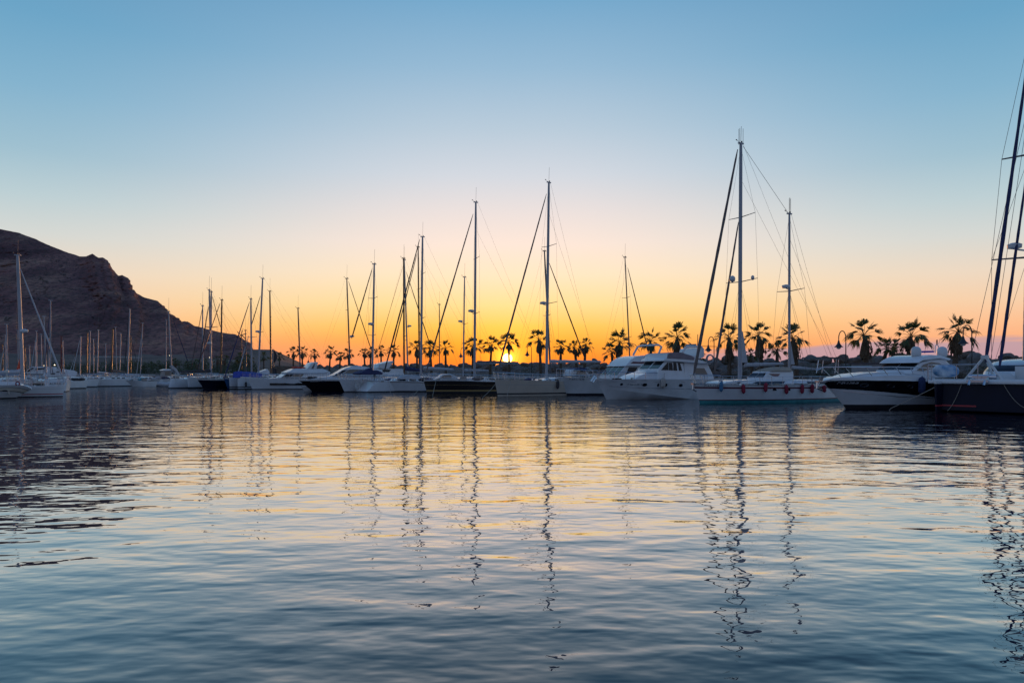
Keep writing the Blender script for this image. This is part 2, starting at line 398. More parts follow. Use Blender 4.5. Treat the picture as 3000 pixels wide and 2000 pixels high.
# ------------------------------------------------------------------ boulders of the breakwater (one thing each, copies of six shapes)
def boulder(seed):
    rg = random.Random(seed)
    import bmesh
    bm = bmesh.new(); bmesh.ops.create_icosphere(bm, subdivisions=3, radius=1)
    planes = [Vector((rg.gauss(0,1), rg.gauss(0,1), rg.gauss(0,1))).normalized() for _ in range(11)]
    ds = [rg.uniform(.62,.9) for _ in planes]
    for v in bm.verts:
        for n, d in zip(planes, ds):
            k = v.co.dot(n)-d
            if k > 0: v.co -= n*k
        v.co += v.co.normalized()*mnoise.noise(v.co*2.3+Vector((seed*3.1,0,0)))*.09
    me = bpy.data.meshes.new('boulder'); bm.to_mesh(me); bm.free(); me.materials.append(M['rock'] if seed % 2 else M['rock2']); return me
bmesh_pool = [boulder(s) for s in range(1, 8)]
def put_boulder(p, r, label, group):
    o = bpy.data.objects.new('boulder', rng.choice(bmesh_pool)); C.objects.link(o)
    o.location = p; o.scale = (r*rng.uniform(.85,1.3), r*rng.uniform(.8,1.1), r*rng.uniform(.6,.85)); o.rotation_euler = (rng.uniform(-.5,.5), rng.uniform(-.5,.5), rng.uniform(0,6.28))
    tag(o, label, 'boulder', group)
s = 0; cnt = 0
while s < QL*.94 and cnt < 290:
    dist = (q0+QD*s).length
    for off, z, r in ((5.5,1.8,.9), (8,2.75,.95), (10.5,3.45,.95), (12.5,3.6,.85)):
        if off < 7 and dist > 95: continue
        if off < 9 and dist > 140: continue
        p = qp(s+rng.uniform(-.7,.7), off+rng.uniform(-.6,.6), z+rng.uniform(-.35,.35))
        if (p.x/p.y)*F+1500 > 3250: continue
        put_boulder(p, r*rng.uniform(.7,1.35)*(1.0 if dist < 110 else 1.1), 'brown quarry boulder heaped on the breakwater behind the palms', 'boulders heaped on the breakwater'); cnt += 1
    s += 1.7 if dist < 110 else 3.4

# ------------------------------------------------------------------ fan palms
def fan(base, dirv, length, droop, nseg, rg, spread, seglen):
    """one fan leaf: thin stalk, then a pleated blade of narrow fingers with drooping tips"""
    V, Fc = [], []
    d = dirv.normalized(); side = d.cross(Vector((0,0,1)))
    side = side.normalized() if side.length > .05 else Vector((1,0,0))
    roll = rg.uniform(-.8,.8); side = (side*math.cos(roll)+side.cross(d)*math.sin(roll)).normalized()
    up = side.cross(d)
    st = [base+d*length*u-Vector((0,0,droop*.35*u*u)) for u in (0,.33,.66,1)]
    v, f = tube(st, [.035,.028,.022,.018], 4); V += v; Fc += f
    hub = st[-1]; d2 = (st[-1]-st[-2]).normalized()
    for i in range(nseg):
        a = (i/(nseg-1)-.5)*spread+rg.uniform(-.04,.04)
        dd = (d2*math.cos(a)+side*math.sin(a)).normalized()
        L = seglen*(1-.32*abs(a)/(spread/2))*rg.uniform(.72,1.15)
        w = dd.cross(up).normalized()*(L*.042+.010)
        fold = up*(.05*(1 if i % 2 else -1))
        m1 = hub+dd*L*.45+fold-Vector((0,0,droop*.10*L)); tip = hub+dd*L*.97-Vector((0,0,(droop*.55+rg.uniform(0,.25))*L))
        m2 = hub+dd*L*.75-Vector((0,0,droop*.30*L))
        k = len(V); V += [hub-w*.25, hub+w*.25, m1+w, m1-w, m2+w*.75, m2-w*.75, tip]
        Fc += [(k,k+1,k+2,k+3), (k+3,k+2,k+4,k+5), (k+5,k+4,k+6)]
    return V, Fc
def palm_proto(seed, H, spread_r, skirt, loc, label, group, nleaf=26):
    """H: height of the crown's heart; the trunk's foot is the Empty"""
    rg = random.Random(seed)
    e = empty('fan_palm', loc, rg.uniform(0, 6.28), label, 'palm tree', group)
    bend = (rg.uniform(-.5,.5), rg.uniform(-.5,.5))
    ax = [Vector((bend[0]*u*u, bend[1]*u*u, H*u)) for u in [i/9 for i in range(10)]]
    rad = [.30-.14*(i/9)+rg.uniform(-.012,.012) for i in range(10)]
    v, f = tube(ax, rad, 10); link('trunk', v, f, 'trunk', e, True, sharp=0)
    heart = ax[-1]
    parts = []
    for i in range(nleaf):
        u = (i+.5)/nleaf
        el = R(82-102*u**.9+rg.uniform(-10,10)); a = i*2.39996+rg.uniform(-.3,.3)
        d = Vector((math.cos(a)*math.cos(el), math.sin(a)*math.cos(el), math.sin(el)))
        ln = spread_r*rg.uniform(.40,.62); sg = spread_r*rg.uniform(.44,.60)
        parts.append(fan(heart+d*.08, d, ln, .12+.62*u, 15, rg, R(rg.uniform(84,130)), sg))
    v, f = join(*parts); link('crown', v, f, 'frond', e)
    if skirt > 0:
        parts = []
        z1 = H-.25; z0 = max(.2, z1-skirt)
        V, Fc = lathe([(.16,z1-z0), (.28,(z1-z0)*.9), (.43,(z1-z0)*.55), (.50,(z1-z0)*.2), (.38,0)], 14, (heart.x*.7, heart.y*.7, z0))
        V = [Vector(p)+Vector((rg.uniform(-.07,.07), rg.uniform(-.07,.07), rg.uniform(-.12,.12))) for p in V]
        parts.append((V, Fc))
        for i in range(46):
            a = rg.uniform(0, 6.28); zz = rg.uniform(z0+.1, z1); rr = .30+.20*math.sin(math.pi*min(1, (z1-zz)/(skirt+.01)))
            p = Vector((math.cos(a)*rr, math.sin(a)*rr, zz)); q = p+Vector((math.cos(a)*rg.uniform(.02,.2), math.sin(a)*rg.uniform(.02,.2), -rg.uniform(.35,.7)))
            w = Vector((-math.sin(a), math.cos(a), 0))*rg.uniform(.03,.07)
            parts.append(([p-w, p+w, q+w*1.6, q-w*1.6], [(0,1,2,3)]))
        v, f = join(*parts); link('dead_fronds', v, f, 'skirt', e)
    return e
def copy_thing(o, loc, rz, scale, label, group=None):
    c = o.copy(); C.objects.link(c); c.location = loc; c.rotation_euler = (0,0,rz); c.scale = (scale,)*3
    tag(c, label, o['category'], group)
    for ch in o.children:
        d = ch.copy(); C.objects.link(d); d.parent = c
        for g in ch.children:
            e = g.copy(); C.objects.link(e); e.parent = d
    return c
GP = 'fan palms along the promenade'
# photo column, row of the crown's heart, half width of the crown in photo pixels, metres behind the lamps, dry skirt, label
palms = [
 (2539,982,57,1,2.4,'fan palm right of the lamp above the black and white motor cruiser'),
 (2583,1022,36,4,0,'low young fan palm leaning out behind the skirted palm by the lamp'),
 (2658,985,54,1,1.2,'fan palm standing behind the two white radar domes, between two taller palms'),
 (2620,1018,32,3,0,'short bright young palm tucked under the palm behind the radar domes'),
 (2797,972,55,1,2.0,'fan palm beside the lamp nearest the big navy catamaran'),
 (2137,992,52,2,2.6,'fan palm half hidden behind the main mast of the two masted ketch'),
 (2232,985,50,2,2.4,'fan palm framed between the two masts of the ketch'),
 (2334,990,50,2,2.2,'fan palm directly behind the mizzen mast of the ketch'),
 (2205,1040,24,3,0,'tiny fan palm low on the bank beside a bigger palm between the ketch masts'),
 (2277,1028,34,3,0,'small fan palm with upright leaves beside the mizzen mast of the ketch'),
 (2042,1042,28,3,0,'small fan palm behind the radar arch of the white flybridge yacht'),
 (1981,990,50,2,2.0,'wide fan palm rising above the flybridge of the white motor yacht'),
 (1908,1000,42,2,1.0,'fan palm behind the curved roll bar of the flybridge yacht'),
 (1810,1005,46,2,1.6,'fan palm behind the dark mast over the farther flybridge yacht'),
 (1795,1035,34,4,0,'low spiky palm at the foot of the palm beside the farther flybridge yacht'),
 (1690,1018,24,2,.8,'round headed fan palm, left one of a pair crossed by a dark forestay'),
 (1712,1012,26,2,.8,'fan palm with round head, right one of a pair crossed by a dark forestay'),
 (1642,1017,28,2,.6,'fan palm standing alone right of the two crossing masts near the sun'),
 (1584,996,40,2,2.0,'tall fan palm with thick dry skirt just right of the lamp near the sun'),
 (1492,1005,38,3,.6,'fan palm standing right in front of the setting sun'),
 (1436,1012,34,2,.8,'fan palm just left of the setting sun'),
 (1385,1014,36,2,1.6,'fan palm behind the pale mast of the dark hulled sailboat'),
 (1306,1021,28,2,.8,'fan palm right of a very thin mast and left of the tall lamp'),
 (1264,1021,30,2,1.6,'fan palm crossed by a thick sloping furled sail'),
 (1222,1020,30,2,1.6,'fan palm behind the pair of close standing masts'),
 (1153,1028,24,2,1.0,'fan palm left of the mast with the navy blue boom cover'),
 (1117,1030,22,2,.6,'fan palm right of the mast with two sloping stays'),
 (1085,1032,20,2,.6,'fan palm right one of two touching palms by a slim mast'),
 (1069,1034,20,2,.6,'fan palm left one of two touching palms by a slim mast'),
 (1023,1038,22,2,.4,'fan palm behind a mast where two sloping stays cross'),
 (995,1044,18,2,.4,'low dense fan palm right of a skirted palm above the black motorboat'),
 (965,1032,22,2,1.4,'fan palm with full brown skirt above the black motorboat'),
 (924,1038,18,2,.6,'small fan palm above the radar arch of a white cruiser'),
 (886,1032,24,2,1.4,'fan palm right of the dark mast, twin of the palm beside it'),
 (859,1033,22,2,1.4,'fan palm left of the dark mast, twin of the palm beside it'),
 (819,1046,18,2,.4,'small fan palm beside a limp flag behind the brown mast'),
 (773,1046,18,2,.4,'small fan palm where the hill meets the open sky'),
]
protos = []; PH = []
for i, (px, py, hw, off, sk, lab) in enumerate(palms):
    p = quay(px, off); z0 = 1.42
    H = CH-(py-HZ)*p.y/F-z0; p.z = z0
    Rr = hw*p.y/F; PH.append(max(1.2, H))
    protos.append(palm_proto(100+i, max(1.2, H), Rr*1.02, sk*min(1, H/5) if sk else 0, p, lab, GP, 17 if hw < 30 else 20))
left_palms = [(708,1048,20),(731,1053,17),(698,1053,17),(656,1053,17),(637,1053,19),(600,1062,14),(576,1063,17),(550,1066,14),(516,1060,18),(492,1066,15),(468,1065,18),(445,1070,16),(422,1070,17),(400,1074,15),(378,1072,16)]
for i, (px, py, hw) in enumerate(left_palms):
    Y = 205+rng.uniform(0,12); k = (px-1500)/F; z0 = 1.9
    src = protos[[0,5,6,11,18][i % 5]]
    zt = CH-(py-HZ)*Y/F-z0
    Hs = PH[[0,5,6,11,18][i % 5]]
    copy_thing(src, (k*Y, Y, z0), rng.uniform(0,6), max(.5, zt/Hs), 'distant fan palm in the dusky row at the foot of the hill', 'fan palms at the foot of the hill')

# ------------------------------------------------------------------ shrubs
def shrub(p, r, hgt, label, group, seed):
    rg = random.Random(seed); parts = []
    for i in range(300):
        a = rg.uniform(0,6.28); u = rg.random()**.5; zz = rg.random()
        c = Vector((math.cos(a)*u*r*(1-.5*zz*zz), math.sin(a)*u*r*.7*(1-.5*zz*zz), zz*hgt*(.75+.25*math.sin(a*3+seed))))
        d1 = Vector((rg.gauss(0,1), rg.gauss(0,1), rg.gauss(0,1))).normalized()*rg.uniform(.10,.22)*hgt*.34; d2 = d1.orthogonal().normalized()*d1.length*.55
        parts.append(([c-d1, c-d2*.6, c+d1, c+d2], [(0,1,2,3)]))
    v, f = join(*parts); o = link('shrub', v, f, 'shrub'); o.location = p
    return tag(o, label, 'shrub', group)
for i in range(100):
    px = 150+(i%50)*12+rng.uniform(-6,6); Y = 192+rng.uniform(0,14) if i < 50 else 212+rng.uniform(0,26); k = (px-1500)/F
    shrub((k*Y, Y, 1.6 if i < 50 else 1.6+(Y-200)*.045), rng.uniform(1.6,3.2), rng.uniform(2.2,3.6), 'dark green shrub in the hedge at the foot of the hill', 'shrubs at the foot of the hill', i)
for i, px in enumerate([2490,2515,2452,2408,2862,2905,2350,2372,2180,2000,1880,1545,1230,1100,1005,940,905]):
    p = quay(px, 4.2+rng.uniform(0,1.2)); p.z = 1.7
    shrub(p, rng.uniform(1.2,2.2), rng.uniform(1.2,2.2), 'dull green bush growing at the foot of the breakwater boulders', 'bushes below the breakwater', 70+i)

# ------------------------------------------------------------------ street lamps
def lamp(px, top, label, off=0, lit=False):
    p = quay(px, off); z0 = 1.36; Ht = CH-(top-HZ)*p.y/F-z0
    e = empty('street_lamp', (p.x, p.y, z0), math.atan2(-p.x, p.y)*.5, label, 'street lamp', 'bell shaped lamps along the promenade')
    r = .72
    pole = [(0,0,0), (0,0,Ht-r*1.1)]+[(-r*.5+r*.5*math.cos(a), 0, Ht-r*1.1+r*1.1*math.sin(a)) for a in [R(d) for d in range(15,181,15)]]+[(-r,0,Ht-r*1.5)]
    v, f = tube(pole, [.07]+[.05]*(len(pole)-1), 8); v2, f2 = lathe([(.16,0), (.16,.25), (.09,.4), (.08,.9)], 10); link('post', *join((v,f),(v2,f2)), 'iron', e, True)
    zb = Ht-r*1.5
    v, f = lathe([(.05,.06), (.09,0), (.13,-.2), (.18,-.34), (.30,-.52), (.46,-.66), (.47,-.69), (.30,-.64)], 16, (-r,0,zb)); link('lamp_shade', v, f, 'iron', e, True, sharp=0)
    v, f = lathe([(.24,-.66), (.25,-.72), (.19,-.83), (.08,-.9)], 14, (-r,0,zb)); link('lamp_globe', v, f, 'lampgl', e, True, sharp=0)
lamp(2847,952,'curved iron lamp beside the fan palm nearest the navy catamaran')
lamp(2478,969,'curved iron lamp left of the tall palm over the black and white motor cruiser')
lamp(2092,986,'curved iron lamp between the flybridge yacht and the ketch forestay')
lamp(1557,1010,'curved iron lamp just right of the setting sun')
lamp(1361,1018,'curved iron lamp close to the slim mast carrying a box and radar')
lamp(911,1043,'smallest curved iron lamp, above the radar arch of a white cruiser')
for i, (px, py, Y, lab) in enumerate([(497,1041,255,'lit lamp glowing warm on the road below the hill'), (130,1071,150,'lit lamp glowing white above the moored motor yachts'), (160,1069,150,'brightest lit lamp right beside a sloping pale sail'),(614,1047,255,'dim lit lamp on the road near the thin dark masts')]):
    p = at(px, Y, py); zb = 7.6 if Y > 200 else 1.2
    e = empty('street_lamp', (p.x, p.y, zb), 0, lab, 'street lamp')
    h = p.z-zb; link('post', *tube([(0,0,0), (0,0,h)], .06, 6), 'iron', e); v, f = lathe([(.03,-.09), (.09,-.06), (.11,0), (.08,.08), (.02,.11)], 10, (0,0,h)); link('lamp_globe', v, f, 'lit', e, True)
# low dark building behind the trees on the far promenade, pale house on the hill road
p = quay(800, 16); e = empty('low_building', (p.x, p.y, 1.5), math.atan2(QD.y, QD.x), 'long low dark building behind the masts where the hill ends', 'building')
bw = 92*p.y/F/.75
link('wall', *box(0,0,1.2,bw,4,2.4), 'grey', e); link('roof', *box(0,0,2.55,bw+.6,4.6,.26), 'darkalu', e)

p = quay(2572, -1.5); e = empty('utility_hut', (p.x, p.y, 1.33), math.atan2(QD.y, QD.x), 'grey utility hut with shallow roof behind the black and white motor cruiser', 'hut')
o = link('wall', *box(0,0,.85,4.6,1.7,1.7), 'grey', e); o = link('roof', *box(0,0,1.78,5.0,2.1,.16), 'solar', e); link('door', *box(-.9,-.87,.72,.75,.05,1.4), 'darkalu', e); link('door', *box(.8,-.87,.72,.75,.05,1.4), 'darkalu', e)

p = at(802, 112, 1080); h = (1080-1020)*112/F; e = empty('flagpole', p, 0, 'slim pole with a dark limp flag just right of the brown mast', 'flagpole')
link('pole', *tube([(0,0,-1.5),(0,0,h)], [.05,.03], 6), 'iron', e)
V, Fc = [], []
for i in range(9):
    u = i/8; w_ = .12+.45*math.sin(math.pi*min(1, u*1.1))**.7*(1-.25*u)
    V += [(.03,0,h-.1-u*2.1), (.03+w_*.5,.10*math.sin(u*9),h-.25-u*2.2), (.03+w_,-.08*math.sin(u*7),h-.5-u*2.0)]
for i in range(8):
    for j in range(2): a = i*3+j; Fc.append((a,a+1,a+4,a+3))
fl_ = link('flag', V, Fc, 'saild', e); so_ = fl_.modifiers.new('thickness', 'SOLIDIFY'); so_.thickness = .02
# ------------------------------------------------------------------ boats: shared builders
ZB = {1:(0,900), 2:(350,900), 3:(700,900), 4:(1050,900), 5:(1400,900), 6:(1700,900), 7:(2030,930)}
def Z(n, *pts):
    """pixels read off an enlarged tile of the photograph, as photograph pixels"""
    if n == 8: ox, oy, s = 2400, 900, 3.92
    elif n == 9: ox, oy, s = 2800, 1000, 6.815
    elif n == 10: ox, oy, s = 0, 1030, 10.455
    elif n == 11: ox, oy, s = 180, 1030, 8.4
    elif n == 12: ox, oy, s = 450, 1030, 7.84
    else: ox, oy = ZB[n]; s = 5.2275
    return [(ox+x/s, oy+y/s) for x, y in pts]

def letters(txt, size, shear=0.0, align='LEFT'):
    cu = bpy.data.curves.new('lettering', 'FONT'); cu.body = txt; cu.size = size; cu.shear = shear; cu.extrude = .004; cu.space_character = 1.1; cu.align_x = align
    o = bpy.data.objects.new('lettering', cu); C.objects.link(o); bpy.context.view_layer.update()
    me = bpy.data.meshes.new_from_object(o.evaluated_get(bpy.context.evaluated_depsgraph_get())); bpy.data.objects.remove(o); bpy.data.curves.remove(cu); return me

class Boat:
    """local frame: origin at the near end on the water, +x away along the keel, z up; -y is the side the camera sees.
    'near' is the photo pixel of the near end of the waterline, th the direction away from it in degrees from straight ahead to the right"""
    def __init__(s, name, label, cat, near, L, th=52, B=None, group=None, bow_near=True, far=None):
        s.O = ground(*near) if far is None else ground(*far)-Vector((math.sin(R(th)), math.cos(R(th)), 0))*L; s.L = L; s.B = B or L*.3; s.th = R(th); s.bow_near = bow_near
        s.a = Vector((math.sin(s.th), math.cos(s.th), 0)); s.n = Vector((-s.a.y, s.a.x, 0))
        s.e = empty(name, s.O, math.atan2(s.a.y, s.a.x), label, cat, group)
        s.ppm = F/s.O.y
    def pt(s, px, py, yo=0.0):
        """the point of the lengthwise plane y = yo seen at a photo pixel, as (x, z)"""
        k = (px-1500)/F
        x = (k*(s.O.y+yo*s.n.y)-(s.O.x+yo*s.n.x))/(s.a.x-k*s.a.y)
        return x, CH-(py-HZ)*(s.O.y+yo*s.n.y+x*s.a.y)/F
    def world(s, p): return s.O+s.a*p[0]+s.n*p[1]+Vector((0,0,p[2]))
    def hull(s, fb, fm, fs, stem=.8, trans=.2, mats=('white',), bands=(), pw=.75, tm=.55, sw=.72, wlr=.86, chine=None, deck='deck', name='hull', bulwark=.05, sheer=None):
        """fb, fm, fs: freeboard at bow, middle, stern; bands: (height in m, or ('q', share of the freeboard)) where the next material starts"""
        s.fb, s.fm, s.fs, s.stem, s.trans = fb, fm, fs, stem, trans; s.pw, s.tm, s.sw, s.wlr, s.chine = pw, tm, sw, wlr, chine
        s.sh = None
        if sheer:
            x0, z0 = s.pt(*sheer[0]); ex = x0 if s.bow_near else s.L-x0
            s.stem = stem = -ex; s.fb = z0; tz = [(0.0, z0)]
            for px, py in sheer[1:]:
                yo = -s.B*.45
                for _ in range(6):
                    x, z = s.pt(px, py, yo); xx = x if s.bow_near else s.L-x; t = max(.02, min(1, (xx+stem)/(s.L+trans+stem))); yo = -s.hbs(t)
                tz.append((t, z))
            s.sh = tz; s.fm = s.zs(.5); s.fs = s.zs(1.0); fb, fm, fs = s.fb, s.fm, s.fs
            print('sheer', s.e.name, [(round(a,2), round(b,2)) for a, b in tz], 'stem', round(stem,2), 'stern', round(s.fs,2))
        N = 30; ts = [(i/N)**1.35 for i in range(N+1)]
        rows = [('keel', 0), ('a', -.06)]
        cuts = list(bands)
        if chine: rows.append(('c', 0))
        for c in cuts: rows.append(c if isinstance(c, tuple) else ('a', c))
        fill = [('q', q) for q in (.3,.55,.78,.93,1.0)]
        lastq = 0
        for r in rows[2:]:
            q = r[1] if r[0] in 'qs' else r[1]/fm if r[0] == 'a' else .2
            lastq = max(lastq, q)
        rows += [r for r in fill if r[1] > lastq+.04 or r[1] == 1.0]
        nr = len(rows); V = []
        for t in ts:
            zs = s.zs(t)
            for rw in rows:
                kind, v = rw[:2]
                if kind == 'keel': z, y = -.45, 0.0
                else:
                    z = v if kind == 'a' else v*zs if kind == 'q' else (max(.22, v+(rw[2]-v)*t)*zs if kind == 's' else s.zc(t))
                    if kind == 'c': z = max(z, .0)
                    elif chine and kind == 'q': z = max(z, s.zc(t))
                    z = min(z, zs); y = s.hy_t(t, z)
                V.append((s.xs(t, z), y, z)); 
        n1 = len(V); V += [(x, -y, z) for x, y, z in V]
        Fc, mi = [], []
        mcut = 0
        rm = []
        nb = 0
        for j in range(nr-1):
            lo = rows[j]
            if lo in [c if isinstance(c, tuple) else ('a', c) for c in cuts]: nb += 1
            rm.append(min(nb, len(mats)-1))
        for i in range(N):
            for j in range(nr-1):
                a = i*nr+j
                Fc.append((a, a+1, a+nr+1, a+nr)); mi.append(rm[j])
                Fc.append((n1+a, n1+a+nr, n1+a+nr+1, n1+a+1)); mi.append(rm[j])
        for j in range(nr-1):
            a = N*nr+j; Fc.append((a, a+1, n1+a+1, n1+a)); mi.append(rm[j])
        h = link(name, V, Fc, list(mats), s.e, True, mi, sharp=32)
        # deck, slightly below the rail and cambered
        V, Fc = [], []
        for t in ts:
            z = s.zs(t); y = max(.005, s.hy_t(t, z)-.015); x = s.xs(t, z)
            for u in (-1,-.5,0,.5,1): V.append((x, y*u, z-bulwark+.05*(1-u*u)*min(1, y)))
        for i in range(N):
            for j in range(4):
                a = i*5+j; Fc.append((a, a+5, a+6, a+1))
        link('deck', V, Fc, deck, s.e, True, sharp=0)
        return h
    # --- hull shape
    def fl(s, t): return t if s.bow_near else 1-t
    def zs(s, t):
        u = t
        if s.sh:
            (t0,z0),(t1,z1),(t2,z2) = s.sh
            if t > t2: return s.zs(t2)+(t-t2)*max(-.3, min(.1, (z2-z1)/(t2-t1)))
            return z0*(t-t1)*(t-t2)/((t0-t1)*(t0-t2))+z1*(t-t0)*(t-t2)/((t1-t0)*(t1-t2))+z2*(t-t0)*(t-t1)/((t2-t0)*(t2-t1))
        a, m, b = s.fb, s.fm, s.fs
        return a*(1-u)*(1-2*u)+m*4*u*(1-u)+b*u*(2*u-1) if True else a
    def zc(s, t):
        zc0, tc = s.chine; return zc0*max(0, 1-t/tc)**1.2
    def hbs(s, t):
        hb = s.B/2
        if t < s.tm: return hb*math.sin(math.pi/2*t/s.tm)**s.pw
        return hb*(1-(1-s.sw)*((t-s.tm)/(1-s.tm))**2)
    def hy_t(s, t, z):
        zs = s.zs(t); q = max(0, min(1, z/zs)); top = s.hbs(t)
        if s.chine:
            zc = max(.02, s.zc(t)); yc = top*(.72+.22*min(1, t*2.2)); wl = yc*(.30+.70*min(1, t/s.chine[1])**.9)
            if z <= zc: return max(0, wl+(yc-wl)*max(0, z)/zc)
            qq = (z-zc)/max(.01, zs-zc); return yc+(top-yc)*qq**1.15
        wl = top*(.42+(s.wlr-.42)*min(1, t/.4)**.7)
        return wl+(top-wl)*q**.75
    def xs(s, t, z):
        st = -s.stem*(max(z,0)/s.fb)**1.08+(.5 if z < -.2 else 0); tr = s.L+s.trans*(max(z,0)/s.fs)-(.6 if z < -.2 else 0)
        x = st+(tr-st)*t
        return x if s.bow_near else s.L-x
    def hy(s, x, z):
        xx = x if s.bow_near else s.L-x
        st = -s.stem*(max(z,0)/s.fb)**1.08; tr = s.L+s.trans*(max(z,0)/s.fs)
        return s.hy_t(max(.001, min(1, (xx-st)/(tr-st))), z)
    def on_hull(s, px, py):
        """point of the near side of the hull seen at a pixel"""
        yo = -s.B*.4
        for _ in range(8):
            x, z = s.pt(px, py, yo); yo = -s.hy(x, max(.02, z))
        return Vector((x, yo, z))
    def dz(s, x):
        """deck height at x"""
        xx = x if s.bow_near else s.L-x
        return s.zs(max(0, min(1, (xx+s.stem)/(s.L+s.stem))))
    # --- superstructure traced on the near side and given its full width
    def prism(s, name, poly, hw, m, taper=.12, bev=.05, fit=True, parent=None, mg=.12):
        pts = []
        for px, py in poly:
            yo = -hw
            x, z = s.pt(px, py, yo); pts.append((x, z))
        zmin = min(p[1] for p in pts); zmax = max(p[1] for p in pts); s.mg = mg; s.pf = (zmin, zmax, hw, taper); s.fit = fit; s.mg = mg
        q = []
        for (px, py) in poly:
            yo = -hw
            for _ in range(6):
                x, z = s.pt(px, py, yo); yo = -s.py(z, x)
            q.append((x, yo, z))
        n = len(q)
        V = [(x, y, z) for x, y, z in q]+[(x, -y, z) for x, y, z in q]
        Fc = [tuple(range(n)), tuple(range(2*n-1, n-1, -1))]+[(i, n+i, n+(i+1) % n, (i+1) % n) for i in range(n)]
        o = link(name, V, Fc, m, parent or s.e)
        import bmesh
        bm = bmesh.new(); bm.from_mesh(o.data); bmesh.ops.recalc_face_normals(bm, faces=bm.faces); bm.to_mesh(o.data); bm.free()
        if bev: bevel(o, bev, 3)
        return o
    def py(s, z, x=None):
        zmin, zmax, hw, tp = s.pf; u = (z-zmin)/max(.01, zmax-zmin)
        if x is not None and s.fit: hw = max(.06, min(hw, s.hy(x, s.dz(x))-s.mg))
        return hw*(1-tp*max(0, min(1, u)))
    def pane(s, poly, m='glass', name='window', proud=.025, parent=None):
        """thin pane lying on the near side of the last prism"""
        q = []
        for px, py in poly:
            yo = -s.pf[2]
            for _ in range(5):
                x, z = s.pt(px, py, yo); yo = -s.py(z, x)-proud
            q.append(Vector((x, yo, z)))
        return s.plate(name, q, Vector((0,.05+proud,0)), m, parent)
    def plate(s, name, q, d, m, parent=None):
        n = len(q); V = list(q)+[p+d for p in q]
        Fc = [tuple(range(n)), tuple(range(2*n-1, n-1, -1))]+[(i, n+i, n+(i+1) % n, (i+1) % n) for i in range(n)]
        return link(name, V, Fc, m, parent or s.e)
    def screen(s, a, b, hw, m='glass', name='windscreen', n=3, gap=.06, proud=.02):
        """raked windscreen across the boat between two pixels (lower edge, upper edge) of the near corner; one mesh, n panes"""
        zmin, zmax, hw0, tp = s.pf
        pts = []
        for px, py in (a, b):
            yo = -hw0
            for _ in range(4):
                x, z = s.pt(px, py, yo); yo = -s.py(z, x)
            pts.append((x, z, -yo))
        (x0, z0, y0), (x1, z1, y1) = pts
        nx, nz = -(z1-z0), (x1-x0); l = math.hypot(nx, nz); nx, nz = nx/l*proud, nz/l*proud
        if nx > 0 and s.bow_near: nx, nz = -nx, -nz
        V, Fc = [], []
        for i in range(n):
            u0, u1 = -1+2*i/n, -1+2*(i+1)/n
            k = len(V)
            for (x, z, y) in ((x0,z0,y0-.05), (x1,z1,y1-.05)):
                V += [(x+nx, u0*y+gap/2, z+nz), (x+nx, u1*y-gap/2, z+nz)]
            Fc.append((k, k+1, k+3, k+2))
        return link(name, V, Fc, m, s.e)
    def cabin(s, x0, x1, h, w=.55, m='white', slope=.9, win=3, wm_='glass', name='coachroof'):
        """low coachroof from local x0 to x1 with small side windows"""
        V, Fc = [], []
        xs_ = [x0, x0+slope, x0+(x1-x0)*.5, x1-.15, x1]
        hs = [.02, h*.75, h, h, h*.55]
        for x, hh in zip(xs_, hs):
            y = min(s.hy(x, s.dz(x))*.78, s.B*w/2); z = s.dz(x)-.06
            V += [(x,-y,z), (x,-y*.86,z+hh), (x,0,z+hh*1.12+.02), (x,y*.86,z+hh), (x,y,z)]
        for i in range(4):
            for j in range(4):
                a = i*5+j; Fc.append((a, a+5, a+6, a+1))
        Fc.append((0,1,2,3,4)); Fc.append((24,23,22,21,20))
        o = link(name, V, Fc, m, s.e); bevel(o, .04, 2)
        for i in range(win):
            u = (i+.5)/win; xa = x0+slope+(x1-.4-x0-slope)*(u-.3/win); xb = x0+slope+(x1-.4-x0-slope)*(u+.32/win)
            q = []
            for x, f in ((xa,.36), (xb,.36), (xb,.74), (xa+.06,.74)):
                y = min(s.hy(x, s.dz(x))*.78, s.B*w/2)
                hh = np.interp(x, xs_, hs); q.append(Vector((x, -y*(1-.14*f)-.015, s.dz(x)-.06+hh*f)))
            s.plate('window', q, Vector((0,.06,0)), wm_)
        return o
    def rail(s, t0, t1, h=.6, n=8, r=.018, inset=.06, mid=True, name='guard_rail', both=True, m='steel'):
        parts = []
        for sg in ((-1,1) if both else (-1,)):
            top, md = [], []
            for i in range(n+1):
                t = t0+(t1-t0)*i/n; z = s.zs(t); x = s.xs(t, z); y = sg*max(.02, s.hy_t(t, z)-inset)
                parts.append(tube([(x,y,z-.05), (x,y,z+h)], r, 5)); top.append((x,y,z+h)); md.append((x,y,z+h*.5))
            parts.append(tube(top, r*.8, 5))
            if mid: parts.append(tube(md, r*.6, 4))
        v, f = join(*parts); return link(name, v, f, m, s.e)
    def pulpit(s, h=.65, d=1.4, out=.1, r=.022, name='bow_pulpit'):
        parts = []
        tt = [.0, d*.35/s.L, d/s.L]; L_ = []; Rr = []
        for t in tt:
            z = s.zs(t); x = s.xs(t, z)-(out*(1 if s.bow_near else -1) if t == 0 else 0); y = max(.10, s.hy_t(t, z)-.08)
            L_.append((x,-y,z+h)); Rr.append((x,y,z+h))
            parts += [tube([(s.xs(t+.012,z),-max(.05,y-.02),z-.04), (x,-y,z+h)], r, 5), tube([(s.xs(t+.012,z),max(.05,y-.02),z-.04), (x,y,z+h)], r, 5)]
        parts.append(tube(L_[::-1]+Rr, r, 6)); parts.append(tube([Vector(p)-Vector((0,0,h*.45)) for p in L_[::-1]+Rr], r*.7, 5))
